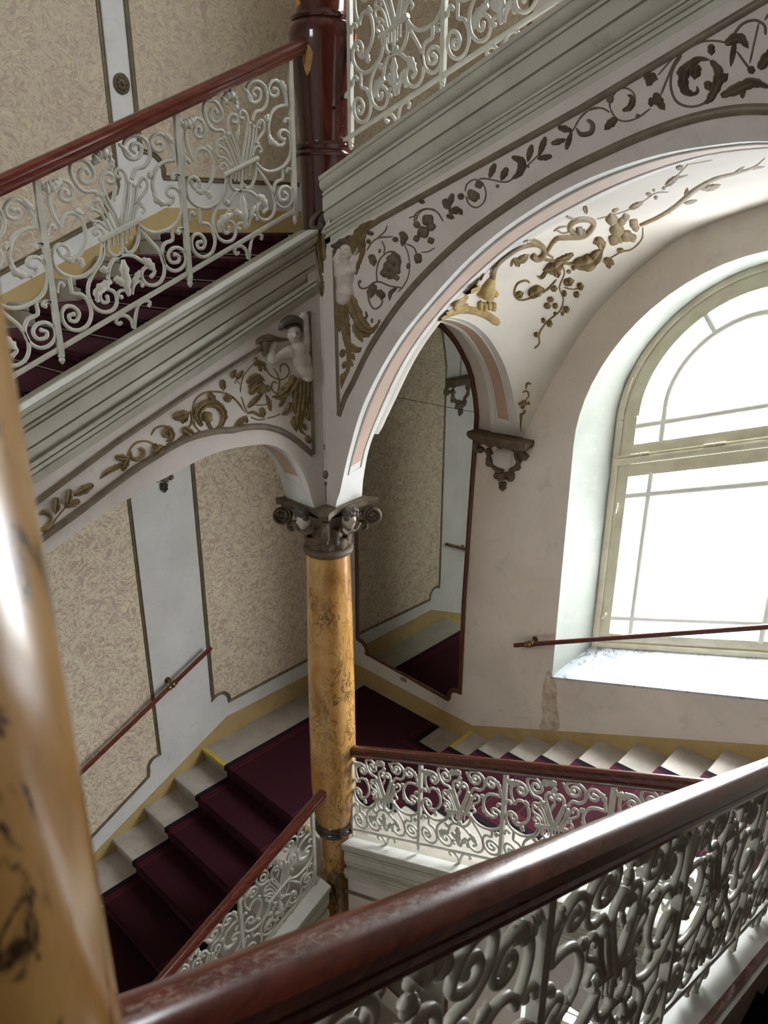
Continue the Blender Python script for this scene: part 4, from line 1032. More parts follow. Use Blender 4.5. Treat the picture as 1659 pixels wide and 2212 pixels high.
mb = MB(); p = at(872, 1468, 'y', WF-.003); mb.box((p.x-.04, WF-.012, p.z-.02), (p.x+.04, WF-.001, p.z+.02)); tag(mb.build('wall_plate', M_['plate']), 'small grey blank plate on the wall below the mirror', 'plate')
# round medallion on the upper left wall
p = at(262, 181, 'x', -WL)
t = thing('wall_medallion', 'small round dark bronze rosette on the white strip of the upper left wall', 'ornament', (-WL, p.y, p.z))
mb = MB(); rows = []
for d, r in ((0,.062),(.010,.062),(.016,.054),(.012,.046),(.014,.036),(.022,.02),(.026,.0)): rows.append([V((-WL+d, p.y+(r+1e-4)*math.cos(2*PI*k/28), p.z+(r+1e-4)*1.12*math.sin(2*PI*k/28))) for k in range(28)])
mb.loft(rows, closed=True); mb.build('disc', M_['bronze'], t)
mb = MB()
for k in range(10): mb.ball((-WL+.014, p.y+.036*math.cos(k*.628), p.z+.040*math.sin(k*.628)), .013, 8)
mb.ball((-WL+.02, p.y, p.z), .018, 10); mb.build('petals', M_['bronze'], t)
# ================================================================== STUCCO RELIEFS
def zm(x0, y0, sc): return lambda q: (x0+q[0]*sc, y0+q[1]*sc)
ZA, ZB_, ZC, ZD = zm(640, 420, .21708), zm(500, 640, .16271), zm(720, 0, .3496), zm(1000, 0, .3972)
ZE, ZF = zm(0, 640, .5003), zm(940, 300, .4334)
ZG, Z4 = zm(900, 640, .2079), zm(560, 700, .38577)
PFm = lambda x, y: (at(x, y, 'y', PF), V((0, -1, 0)))
PLm = lambda x, y: (at(x, y, 'x', PL), V((1, 0, 0)))
def diag(x, y):                                   # the chamfer of the pier, turned to the well
    d = RT*((x-PX)/FPX)-UP*((y-PY)/FPX)+FW; n = V((1, -1, 0)).normalized(); o = n*.135
    return CAM+d*((o-CAM).dot(n)/d.dot(n)), n
VLm = on_vault
WFm = lambda x, y: (at(x, y, 'y', WF), V((0, -1, 0)))
def m_per_px(p): return (p-CAM).dot(FW)/FPX
VP = [(-1, 0), (-.72, .7), (-.3, 1.0), (.3, 1.0), (.72, .7), (1, 0)]                      # round stem
LP = [(-1, 0), (-.85, .5), (-.5, .95), (-.16, .62), (0, .42), (.16, .62), (.5, .95), (.85, .5), (1, 0)]   # grooved leaf
def relief_mesh(mb, zoom, sc, strokes, mp, kind='v', flat=.62, k=4, lift=.15):
    """Modelled stucco strokes: every stroke is laid out on the wall face and raised along the face's normal."""
    flat = flat*1.25+lift*.6
    for st in strokes:
        pts, r = st
        if isinstance(pts, tuple):               # a lobed boss
            h = mp(*zoom(pts))
            if h is None: continue
            p, n = h; R_ = r*sc*m_per_px(p); rows = []
            for i in range(7):
                th = PI/2*i/6; row = []
                for j in range(20):
                    a_ = 2*PI*j/20; rr = r*math.cos(th)*(1+.10*math.cos(a_*4+pts[0])*(1-i/6)); q = mp(*zoom((pts[0]+rr*math.cos(a_), pts[1]+rr*math.sin(a_))))
                    if q is None: q = h
                    row.append(q[0]+n*(R_*flat*.9*math.sin(th)-.002))
                rows.append(row)
            mb.loft(rows, closed=True); continue
        q = smooth(pts, k) if len(pts) > 2 else [tuple(np.array(pts[0])+(np.array(pts[1])-np.array(pts[0]))*t/12) for t in range(13)]
        if kind == 'l' and len(q) < 14: q = [tuple(x) for x in resample(q, 16)] if len(pts) > 2 else q
        n = len(q); Q = np.array(q); T = np.gradient(Q, axis=0); T /= np.linalg.norm(T, axis=1)[:, None]+1e-9; Nn = np.stack([-T[:, 1], T[:, 0]], -1)
        tt = np.linspace(0, 1, n); L = np.sum(np.linalg.norm(np.diff(Q, axis=0), axis=1))
        if hasattr(r, '__len__'):
            rr = np.interp(tt, np.linspace(0, 1, len(r)), r)
            rr = rr*np.minimum(1, (np.minimum(tt+.12, 1.03-tt)/.18).clip(.05))**.6 if kind == 'l' else rr*np.minimum(1, (np.minimum(tt+.04, 1.04-tt)/.06).clip(.2))**.5
        elif kind == 'l': rr = r*(.10+1.05*np.sin(PI*np.clip(tt*.97+.05, 0, 1)**.85).clip(0)**.75)
        else: rr = np.full(n, float(r))*np.minimum(1, (np.minimum(tt+.03, 1.03-tt)/.05).clip(.3))
        nl = max(2, int(round(L/(1.5*max(rr)+1e-6)))) if kind == 'l' else 0
        prof = LP if kind == 'l' else VP; rows = []
        for i in range(n):
            scal = (.74+.34*abs(math.sin(PI*nl*tt[i]+.5))**.7) if (kind == 'l' and max(rr) > 13) else 1.0
            c = mp(*zoom(Q[i]))
            if c is None: continue
            R_ = rr[i]*sc*m_per_px(c[0]); row = []
            for s_, h_ in prof:
                lean = .30*abs(s_)*rr[i]*(scal-.9) if kind == 'l' else 0
                g = mp(*zoom(Q[i]+Nn[i]*s_*rr[i]*scal+T[i]*lean*2)) or c
                hh = h_ if kind != 'l' else h_*(1+.22*math.sin(2*PI*nl*tt[i]+1.2)*abs(s_))
                row.append(g[0]+c[1]*(R_*flat*hh-.0015))
            rows.append(row)
        if len(rows) < 2: continue
        mb.loft(rows); m = len(prof); b0 = len(mb.v)-m*len(rows)
        mb.f += [[b0+j for j in range(m)], [len(mb.v)-m+j for j in range(m)][::-1]]; mb.m += [0, 0]

# --- frieze of the right spandrel
frz = thing('stucco_relief', 'vine scroll relief on the spandrel of the big right arch, dark bronze on pale ground', 'relief', tuple(at(1150, 400, 'y', PF)), 'stucco vine reliefs')
mb = MB()
relief_mesh(mb, ZA, .21708, [([(805,880),(800,760),(830,650),(900,580),(960,568),(1000,590)],9),([(700,560),(760,470),(830,430),(960,420)],9),([(800,440),(880,370),(905,310)],9),([(870,590),(880,530),(850,460)],9),([(1070,490),(1110,580),(1130,690)],8),([(1090,490),(1170,530),(1200,600)],9),([(1130,740),(1110,830),(1060,920),(1010,970)],8),([(1050,930),(930,910),(830,870),(770,880),(700,930),(640,930),(620,880),(637,850)],10),([(735,900),(715,1000),(740,1100),(790,1140),(850,1090),(855,1020)],10),([(1240,575),(1310,570),(1382,530)],8),([(1120,235),(1200,205)],8),([(1190,260),(1220,190),(1290,145),(1382,150)],9)], PFm)
relief_mesh(mb, ZC, .3496, [([(500,1373),(510,1320),(570,1290),(640,1310),(680,1370)],6),([(815,1185),(825,1140),(870,1110),(920,1130),(943,1190),(930,1250),(885,1282),(840,1262),(818,1210)],6),([(900,1105),(950,1105),(1050,1125),(1100,1110),(1180,1040),(1250,975),(1290,930)],6),([(1440,860),(1490,790),(1510,750),(1560,690),(1659,665)],6),([(1500,790),(1530,830),(1590,820),(1602,770),(1570,740)],[6,16,18,16,12])], PFm)
relief_mesh(mb, ZD, .3972, [([(610,690),(640,640),(700,590),(760,590),(800,612)],6),([(800,590),(800,550),(840,490),(890,480),(930,510),(938,560)],6),([(800,590),(830,640),(880,660),(950,640),(1020,590)],6),([(1075,520),(1110,430),(1150,340),(1195,285),(1290,230),(1370,222),(1430,232)],7),([(1060,410),(1120,340),(1150,310)],6),([(1190,300),(1140,380),(1130,470),(1160,550),(1230,580),(1310,562),(1370,500)],8),([(1490,280),(1540,350),(1570,385)],8),([(1470,190),(1520,130),(1590,110),(1640,140),(1645,190)],9),([(1610,120),(1580,250),(1560,345)],7),([(1640,110),(1680,60),(1760,30)],8)], PFm)
mb.build('vine', M_['bronze'], frz, sharp=60)
mb = MB()
relief_mesh(mb, ZA, .21708, [([(1030,380),(1075,420),(1050,520)],34),([(960,440),(1020,460)],26),([(1195,590),(1215,640),(1190,690)],38),([(725,610),(760,640),(775,720)],34),([(835,540),(825,590)],14),([(1120,680),(1112,750)],20),([(790,900),(750,960),(740,1040)],38),([(800,960),(850,1000),(840,1050)],36),([(1000,930),(940,980),(928,1065)],20),([(690,1160),(700,1215),(660,1250)],13),([(755,1230),(752,1290)],12),([(700,380),(780,395)],22),([(700,470),(745,465)],24),([(640,880),(625,850)],16)], PFm, 'l')
relief_mesh(mb, ZC, .3496, [([(530,1245),(570,1250)],13),([(685,1230),(720,1300)],22),([(738,1195),(712,1285)],18),([(715,1310),(770,1300),(800,1330)],22),([(700,1330),(750,1350)],15),([(770,1215),(812,1212)],20),([(1000,1010),(962,1105)],18),([(1075,1035),(1035,1118)],20),([(1105,970),(1165,1000),(1150,1070),(1095,1110)],24),([(1228,893),(1200,1005)],18),([(1312,845),(1268,972)],18),([(1352,965),(1255,982)],18),([(1388,785),(1485,812)],20),([(1347,888),(1442,860)],18),([(1438,925),(1475,808)],16)], PFm, 'l')
relief_mesh(mb, ZD, .3972, [([(835,640),(768,708)],22),([(1045,505),(1070,560),(1100,600)],24),([(1025,530),(1022,585)],16),([(985,410),(1062,432)],28),([(1030,420),(1000,470)],20),([(1165,405),(1225,338)],15),([(1350,240),(1352,305)],20),([(1375,455),(1445,400)],25),([(1425,240),(1500,205),(1555,265)],27),([(1480,220),(1455,370)],15),([(1405,522),(1500,480),(1580,450),(1680,480)],30),([(1520,470),(1520,540)],16),([(1610,375),(1660,310),(1700,240)],30),([(1560,360),(1578,405)],20)], PFm, 'l')
relief_mesh(mb, ZD, .3972, [((950,630),13)], PFm); relief_mesh(mb, ZC, .3496, [((1015,1150),12),((1205,1030),8),((900,1225),8)], PFm)
mb.build('leaves', M_['bronze'], frz, sharp=60)
def rosette(zoom, sc, blobs, strokes, mp, par, mat):
    mb = MB(); relief_mesh(mb, zoom, sc, strokes, mp, 'l', .6); relief_mesh(mb, zoom, sc, [((x, y), r) for x, y, r in blobs], mp, 'v', .5); mb.build('flower', mat, par, sharp=60)
rosette(ZA, .21708, [(960,650,62),(920,720,58),(990,750,52),(880,780,46),(940,800,48),(1000,830,30)], [([(950,580),(1010,640),(1020,760)],30)], PFm, frz, M_['bronze'])
rosette(ZA, .21708, [(1310,255,60),(1345,320,45),(1265,375,62),(1200,300,36),(1195,440,34),(1340,460,36)], [], PFm, frz, M_['bronze'])
rosette(ZC, .3496, [(900,1140,26),(868,1212,36),(850,1192,24)], [], PFm, frz, M_['bronze'])
rosette(ZD, .3972, [(800,540,22)], [([(868,602),(912,580),(920,530),(888,515)],17)], PFm, frz, M_['bronze'])
rosette(ZD, .3972, [], [([(1250,515),(1208,490),(1198,430),(1220,368),(1282,322),(1350,328)],27),([(1350,330),(1390,388),(1382,460),(1342,540),(1305,565)],26),([(1270,350),(1258,435)],30),([(1328,440),(1340,495)],22),([(1230,520),(1275,500),(1270,460)],10)], PFm, frz, M_['bronze'])

# --- frieze of the left spandrel
frl = thing('stucco_relief', 'vine scroll relief on the spandrel of the low left arch, gilt on pale ground', 'relief', tuple(at(400, 930, 'x', PL)), 'stucco vine reliefs')
mb = MB()
relief_mesh(mb, ZB_, .16271, [([(120,1280),(125,1180),(160,1060),(230,970),(300,890),(360,880),(440,930),(500,1030),(580,1090),(660,1105),(730,1070),(765,990),(740,920),(690,900),(645,940),(647,1015)],11),([(550,950),(610,1040),(635,1130),(625,1230),(610,1310)],11),([(610,1300),(545,1250),(533,1170),(570,1130),(612,1160)],12),([(300,1440),(400,1445),(470,1430),(540,1380)],10),([(60,1380),(120,1460),(190,1550)],11),([(130,1330),(170,1450),(210,1540)],13),([(470,1620),(560,1600),(650,1560)],11),([(250,1600),(350,1640),(450,1630)],12),([(60,1160),(45,1140),(65,1115),(110,1170)],9)], PLm)
relief_mesh(mb, ZE, .5003, [([(832,520),(838,460),(868,425),(910,412),(960,415),(1000,430)],5),([(832,510),(842,560),(882,592),(930,590),(968,555)],5),([(822,492),(828,540),(800,590),(755,632),(700,652),(680,650),(640,627),(592,630),(562,660),(550,692)],5),([(652,600),(672,570),(710,560),(743,580),(746,620),(718,642)],5),([(562,662),(572,700),(608,700),(620,670),(602,655)],[5,9,12,12,9]),([(290,905),(250,950),(222,992)],4),([(170,940),(200,930),(222,960),(202,1000),(172,1010)],[8,14,10,14,10]),([(1000,430),(1030,460),(1050,490)],5)], PLm)
mb.build('vine', M_['gilt'], frl, sharp=60)
mb = MB()
relief_mesh(mb, ZB_, .16271, [([(328,808),(322,905)],30),([(295,905),(380,890),(475,912)],32),([(370,915),(392,1005)],30),([(435,930),(462,1005)],18),([(400,1475),(432,1605)],38),([(55,1735),(130,1660),(210,1580)],38),([(195,1600),(205,1695)],24),([(150,1650),(150,1725)],18),([(0,1090),(60,970)],30),([(70,1105),(160,975)],30),([(670,1195),(692,1265)],34),([(205,1560),(290,1540),(380,1590),(455,1612)],22)], PLm, 'l')
relief_mesh(mb, ZE, .5003, [([(748,525),(822,500)],19),([(805,500),(788,552)],15),([(788,568),(842,606)],18),([(842,590),(825,610)],10),([(702,645),(654,692)],19),([(660,640),(690,660)],12),([(496,694),(562,700)],14),([(552,700),(530,758)],14),([(542,720),(470,755),(428,792)],12),([(402,812),(318,862)],18),([(302,832),(290,912)],16),([(345,882),(278,912)],15),([(245,868),(240,942)],18),([(900,420),(930,450)],14),([(965,505),(978,535)],12),([(970,440),(1000,450)],13),([(962,360),(965,410)],12),([(965,440),(1005,440)],14)], PLm, 'l')
mb.build('leaves', M_['gilt'], frl, sharp=60)
rosette(ZB_, .16271, [(400,1230,72),(485,1220,46)], [([(200,1150),(330,1060),(450,1130)],38),([(225,1210),(330,1120),(440,1180)],38),([(240,1300),(330,1210),(450,1180)],52),([(218,1478),(330,1370),(430,1280)],34),([(518,1525),(495,1400),(450,1290)],28)], PLm, frl, M_['gilt'])
rosette(ZE, .5003, [(895,520,24)], [([(872,560),(850,510),(880,468),(930,465),(965,500),(958,552),(918,580)],17),([(918,580),(900,545),(925,530)],8)], PLm, frl, M_['gilt'])
rosette(ZE, .5003, [(712,600,13)], [([(700,600),(730,575),(742,612),(714,628)],15)], PLm, frl, M_['gilt'])

# --- relief figures: one continuous carved height field per body
def height_figure(name, zoom, sc, mp, caps, bumps, box, res, depth, mat, par):
    """caps: ((x0,y0,r0),(x1,y1,r1)) tapered limbs in trace units; bumps: (x,y,sx,sy,h)"""
    x0, y0, x1, y1 = box; nx, ny = int((x1-x0)/res)+1, int((y1-y0)/res)+1
    X, Y = np.meshgrid(np.linspace(x0, x1, nx), np.linspace(y0, y1, ny)); H = np.full(X.shape, -30.0)
    for (ax, ay, ar), (bx, by, br) in caps:
        dx, dy = bx-ax, by-ay; L2 = dx*dx+dy*dy+1e-9; t = np.clip(((X-ax)*dx+(Y-ay)*dy)/L2, 0, 1); r = ar+(br-ar)*t
        d2 = (X-ax-dx*t)**2+(Y-ay-dy*t)**2; q = r*r-d2; h = np.where(q > 0, np.sqrt(np.maximum(q, 0)), -np.sqrt(np.maximum(-q, 0)))
        k = 16.0; m = np.maximum(H, h); H = m+k*np.log(np.exp((H-m)/k)+np.exp((h-m)/k))*.5
    for bx, by, sx, sy, hh in bumps: H = H+np.where(H > 4, hh*np.exp(-((X-bx)/sx)**2-((Y-by)/sy)**2), 0)
    mb = MB(); idx = -np.ones(X.shape, int); keep = H > -26
    cells = [(j, i) for j in range(ny-1) for i in range(nx-1) if keep[j:j+2, i:i+2].all() and (H[j:j+2, i:i+2] > -12).any()]
    for j, i in cells:
        for a, b in ((j, i), (j, i+1), (j+1, i+1), (j+1, i)):
            if idx[a, b] < 0:
                p, n = mp(*zoom((X[a, b], Y[a, b]))); idx[a, b] = len(mb.v); mb.v.append(p+n*(H[a, b]*sc*m_per_px(p)*depth+.004))
    mb.f = [[idx[j, i], idx[j, i+1], idx[j+1, i+1], idx[j+1, i]] for j, i in cells]; mb.m = [0]*len(mb.f)
    return mb.build(name, mat, par, sharp=180)
man = thing('relief_figure', 'white stucco man with raised arm blowing a dark horn, on the left spandrel', 'figure', tuple(at(640, 760, 'x', PL)), 'stucco figures growing out of leaves')
caps = [((820,470,82),(815,555,66)),((850,580,52),(870,660,60)),((880,720,118),(925,850,112)),((925,850,108),(970,980,92)),((970,960,84),(1010,1075,62)),((760,740,88),(690,760,64)),
        ((690,755,60),(560,830,52)),((540,850,54),(520,760,44)),((520,760,42),(545,640,34)),((545,640,36),(575,600,28)),((960,700,70),(985,560,48)),((985,560,46),(975,420,44)),((975,420,44),(960,260,48)),((960,260,44),(915,300,30))]
bumps = [(790,512,13,36,44),(752,482,20,13,-34),(836,482,20,13,-34),(792,452,70,12,12),(793,562,26,7,-20),(793,578,22,9,14),(795,612,24,14,18),(735,530,18,30,10),(850,530,18,30,10),(830,800,50,36,14),(985,800,44,36,12),(940,870,12,90,-10),(950,905,70,10,-7),(975,1010,10,10,-14),(940,830,9,9,6),(700,735,40,14,6)]
height_figure('body', ZB_, .16271, PLm, caps, bumps, (400, 150, 1110, 1170), 7, .85, M_['stuccow'], man)
mb = MB()
relief_mesh(mb, ZB_, .16271, [([(640,430),(690,350),(770,310),(860,315),(915,390)],[24,50,62,58,36]),([(700,405),(800,385),(890,405)],[26,36,32]),([(905,400),(935,470)],26),((650,420),34),((690,360),38),((745,320),40),((810,305),40),((870,330),38),((910,385),34),((720,410),26),((770,400),28),((825,398),28),((875,408),26)], PLm, 'v', .9, lift=.6); mb.build('hair', M_['hair'], man, sharp=60)
mb = MB()
relief_mesh(mb, ZB_, .16271, [([(325,610),(400,575),(500,550),(620,575),(765,570)],[26,52,52,36,16]),([(420,590),(440,680),(425,800)],[60,46,16]),([(340,610),(330,640)],18)], PLm, 'v', .8, lift=.7); mb.build('horn', M_['bronze'], man, sharp=60)
mb = MB()
relief_mesh(mb, ZB_, .16271, [([(850,1070),(740,1250),(630,1330),(535,1335)],[70,76,50,22]),([(720,1320),(630,1480)],34),([(870,1090),(860,1400),(830,1560)],[62,64,26]),([(790,1410),(740,1520),(660,1575)],42),([(925,1110),(905,1500),(860,1800)],[58,52,26]),([(830,1590),(850,1790)],40),([(985,1130),(960,1500),(915,1760),(1000,1850)],[50,42,30,20]),([(1000,1220),(1010,1400),(1035,1650)],[30,34,40]),([(955,1690),(995,1790)],28),([(985,1850),(1050,1960)],36),((1010,1890),42),([(990,1560),(1040,1660)],26),([(800,1640),(830,1740)],30)], PLm, 'l', .55); mb.build('leaf_skirt', M_['gilt'], man, sharp=60)
wom = thing('relief_figure', 'white stucco woman under a dark leaf canopy, at the left end of the right spandrel', 'figure', tuple(at(745, 600, 'y', PF)), 'stucco figures growing out of leaves')
caps = [((505,550,58),(505,600,46)),((495,650,32),(490,710,42)),((490,760,92),(490,860,76)),((490,880,70),(490,960,74)),((495,980,80),(480,1040,66)),((430,720,44),(410,640,34)),((410,640,32),(430,560,24)),((570,740,46),(610,650,34)),((610,650,32),(620,540,26))]
bumps = [(508,580,8,22,30),(484,556,13,9,-26),(534,556,13,9,-26),(508,536,40,7,8),(508,612,16,5,-14),(508,623,13,6,10),(508,642,14,9,10),(450,800,34,30,22),(535,795,34,30,22),(490,840,8,60,-6),(460,878,60,7,-6),(485,985,8,9,-8)]
height_figure('body', ZA, .21708, PFm, caps, bumps, (330, 470, 680, 1140), 5, .85, M_['stuccow'], wom)
mb = MB()
relief_mesh(mb, ZA, .21708, [([(400,600),(412,520),(455,470),(520,462),(565,510),(575,600)],[20,28,30,30,24,14]),([(360,520),(420,490)],22),((405,560),28),((420,505),32),((455,470),32),((500,455),30),((540,475),28),((565,520),26),((470,505),20),((520,500),20)], PFm, 'v', .9, lift=.6); mb.build('hair', M_['hair'], wom, sharp=60)
mb = MB()
relief_mesh(mb, ZA, .21708, [([(835,265),(740,290),(650,350),(605,440),(590,540),(610,640)],[14,34,48,52,46,30]),([(700,300),(660,420),(650,560),(600,700),(595,800)],[20,36,40,40,24]),([(560,420),(480,440)],22)], PFm, 'l', .6, lift=.4); mb.build('canopy', M_['gilt'], wom, sharp=60)
mb = MB()
relief_mesh(mb, ZA, .21708, [([(445,1075),(425,1200),(430,1370)],[36,44,22]),([(480,1070),(490,1300),(520,1560)],[46,48,28]),([(545,1020),(600,1190),(680,1320),(760,1350),(835,1260)],[44,62,58,30,14]),([(640,1370),(700,1400),(745,1390)],26),([(570,1290),(640,1430),(665,1475)],34),([(530,1490),(600,1550),(655,1520)],32),([(500,1200),(520,1500),(520,1720),(465,1830),(447,1940)],[30,34,20,26,12]),([(470,1540),(450,1630)],28),([(490,1660),(465,1740)],22),([(540,1650),(560,1720)],18),([(560,1580),(575,1660)],18),((465,1810),30),((825,1262),18),((690,1290),22)], PFm, 'l', .55); mb.build('leaf_skirt', M_['gilt'], wom, sharp=60)
# leaf tassel on the corner of the pier
t = thing('stucco_relief', 'dark curled leaf tassel on the pier corner below the upper red brown column', 'relief', tuple(diag(692, 560)[0]))
mb = MB()
relief_mesh(mb, ZA, .21708, [([(275,140),(210,200),(165,260),(165,325),(225,340),(262,312),(230,280)],[10,26,34,34,30,22,14])], diag, 'v', .7, lift=.3); mb.build('scroll', M_['bronze'], t, sharp=60)
mb = MB()
relief_mesh(mb, ZA, .21708, [([(245,380),(255,540),(275,700),(285,820)],[80,74,50,20]),([(180,400),(205,520),(235,660)],[30,38,22]),([(310,400),(335,540),(330,690)],[34,34,22]),([(275,800),(262,900),(255,1020)],[22,34,20]),([(300,820),(320,870)],22),([(250,700),(235,820)],20),([(130,480),(190,470)],24)], diag, 'l', .6, lift=.4); mb.build('leaf', M_['gilt'], t, sharp=60)
# same tassel one storey lower, at the foot of the yellow column
t = thing('stucco_relief', 'dark leaf tassel under the foot of the yellow column, low in the picture', 'relief', (.12, -.12, -.5))
def low(z): return lambda q: z(q)
mb = MB()
ZL = zm(640, 1780, .217)
def diag2(x, y):
    d = RT*((x-PX)/FPX)-UP*((y-PY)/FPX)+FW; n = V((1, -1, 0)).normalized(); o = n*.155
    return CAM+d*((o-CAM).dot(n)/d.dot(n)), n
relief_mesh(mb, ZL, .217, [([(330,480),(360,520),(410,560),(430,640),(420,760)],[40,56,50,40,22]),([(320,600),(340,700),(390,800)],[30,40,20]),([(370,760),(400,840),(380,900)],[24,30,14]),([(340,520),(300,640)],22)], diag2, 'l', .6, lift=.4); mb.build('leaf', M_['gilt'], t, sharp=60)
# iris sprig above the capital
t = thing('stucco_relief', 'small bronzed iris sprig on the pier just above the scroll capital', 'relief', tuple(diag(705, 1000)[0]))
diag_lo = lambda x, y: ((lambda d, n: (CAM+d*((n*.128-CAM).dot(n)/d.dot(n)), n))(RT*((x-PX)/FPX)-UP*((y-PY)/FPX)+FW, V((1, -1, 0)).normalized()))
mb = MB()
relief_mesh(mb, Z4, .38577, [([(376,1000),(374,940),(376,880)],5)], diag_lo); relief_mesh(mb, Z4, .38577, [([(318,885),(340,920),(366,965)],9),([(413,898),(395,930),(380,965)],8),([(370,655),(373,735)],11),([(345,720),(358,760),(366,805)],6),([(418,703),(400,750),(386,795)],8),([(346,785),(356,810)],7)], diag_lo, 'l'); mb.build('stem', M_['bronze'], t, sharp=60)
mb = MB(); relief_mesh(mb, Z4, .38577, [((375,840),26),((330,828),13),((416,828),14),((343,852),12),((402,856),12),((373,890),15),((375,862),12)], diag_lo); mb.build('flower', M_['bronze'], t, sharp=60)
# --- vault decoration
vd = thing('stucco_relief', 'gilt foliage with claw foot and big leaves spread over the white vault above the mirror', 'relief', tuple(on_vault(1250, 560)[0]))
mb = MB()
relief_mesh(mb, ZF, .4334, [([(285,700),(300,640),(350,590),(430,540),(500,525),(540,545),(540,580),(510,597),(483,580)],[16,13,12,11,12,14,16,16,20]),([(275,690),(285,630),(340,570),(420,520),(500,505),(550,540)],6),([(550,575),(600,500),(650,490),(740,482),(790,430),(770,402),(720,400),(680,420),(672,450),(700,472),(750,460)],[8,12,13,14,14,14,14,14,13,12,16]),([(520,595),(600,610),(690,622),(760,600)],8),([(555,570),(590,595)],6),
 ([(630,620),(645,670),(620,740),(640,800),(620,860),(560,910),(520,970),(520,1020),(495,1045)],4.5),([(640,740),(690,750),(725,738)],4),([(605,700),(560,750),(480,792),(420,802),(395,770),(410,722),(450,706),(472,718)],6),
 ([(1020,430),(1110,390),(1190,340),(1250,290),(1300,250),(1390,200),(1500,170),(1590,140),(1645,95)],[9,10,11,12,12,10,8,6,4]),([(1035,440),(1030,500),(980,550),(930,562),(880,590),(850,605)],4.5),([(805,400),(880,380),(960,355),(1040,310),(1100,270),(1165,265)],4),([(1145,245),(1200,200),(1260,180)],5),([(1200,190),(1280,110),(1350,70)],4),([(1250,130),(1385,105)],3.5),([(720,335),(800,300),(860,250),(910,215)],6),([(640,355),(655,385),(700,402)],7),([(590,460),(620,440),(655,435)],6),([(690,450),(640,470),(600,450)],5)], VLm, 'v', .7)
mb.build('stems', M_['gilt'], vd, sharp=60)
mb = MB()
relief_mesh(mb, ZF, .4334, [([(690,622),(770,610),(840,545)],34),([(835,545),(820,510),(785,520)],22),([(840,600),(895,625)],18),([(860,600),(870,650)],14),([(760,610),(780,655)],16),([(635,610),(590,640),(535,655)],28),([(600,635),(612,695)],20),([(560,650),(530,690),(503,680)],10),([(690,572),(640,595),(595,602)],15),([(378,635),(390,605),(430,600),(468,575)],[6,10,22,8]),([(400,600),(420,640)],14),([(400,785),(442,765)],17),([(470,785),(500,760),(545,745)],26),([(480,740),(500,790)],16),
 ([(640,720),(695,705)],19),([(575,745),(612,745)],15),([(632,770),(658,770)],15),([(708,738),(742,732)],18),([(690,775),(722,775)],15),([(558,800),(595,800)],14),([(542,832),(580,832)],15),([(585,830),(615,835)],14),([(638,850),(672,850)],16),([(588,870),(612,870)],8),([(625,870),(645,872)],10),([(528,905),(552,905)],12),([(556,920),(588,922)],16),([(492,975),(520,975)],12),([(678,642),(704,642)],12),([(655,662),(680,660)],10),
 ([(1155,375),(1190,328)],9),([(1240,322),(1312,304)],9),([(1248,292),(1258,240)],10),([(1325,248),(1380,240),(1428,228)],14),([(1480,182),(1548,133)],8),([(1560,152),(1655,135)],6),([(905,555),(945,555)],12),([(968,346),(1042,312)],13),([(1050,275),(1080,275)],9),([(1090,295),(1112,288)],9),([(1082,258),(1100,252)],7),([(1130,248),(1152,242)],8),([(1148,232),(1222,178)],14),([(1275,105),(1315,80)],15),([(1200,145),(1240,138)],11),([(1035,162),(1090,150),(1145,142)],15),([(938,202),(1008,172)],11),([(700,325),(745,315)],18),([(760,292),(802,285)],13),([(745,330),(755,378)],11),([(880,362),(920,345)],9)], VLm, 'l', .6)
mb.build('leaves', M_['gilt'], vd, sharp=60)
mb = MB()
relief_mesh(mb, ZF, .4334, [([(288,690),(268,740),(252,790)],[16,34,44]),([(215,785),(240,760)],16),([(280,750),(308,782)],16)], VLm, 'v', .6)
relief_mesh(mb, ZF, .4334, [((225+22*i, 820+9*j+(i % 2)*6), 15) for i in range(4) for j in range(3)], VLm, 'v', .9); mb.build('claw_foot', M_['giltlight'], vd, sharp=60)
rosette(ZF, .4334, [(880,400,30),(905,452,36),(950,390,20),(930,412,22),(890,502,28),(952,482,30),(990,420,24),(982,492,22),(920,500,20),(1000,445,18)], [], VLm, vd, M_['gilt'])
mb = MB(); relief_mesh(mb, ZF, .4334, [((945,488),10),((720,455),20)], VLm, 'v', .9); mb.build('flower_eye', M_['bronze'], vd, sharp=60)
mb = MB(); relief_mesh(mb, ZF, .4334, [([(135,762),(175,740),(215,722)],[22,30,26]),([(90,840),(130,810),(160,780)],[26,18,12]),([(212,705),(245,660),(285,618)],[18,12,7]),([(90,850),(165,828)],[12,12])], VLm, 'v', .55); mb.build('urn', M_['giltlight'], vd, sharp=60)
mb = MB(); relief_mesh(mb, ZF, .4334, [([(12,900),(70,868),(130,852),(200,858),(262,882),(318,922)],21)], VLm, 'v', .35); mb.build('arch_band', M_['giltlight'], vd, sharp=60)

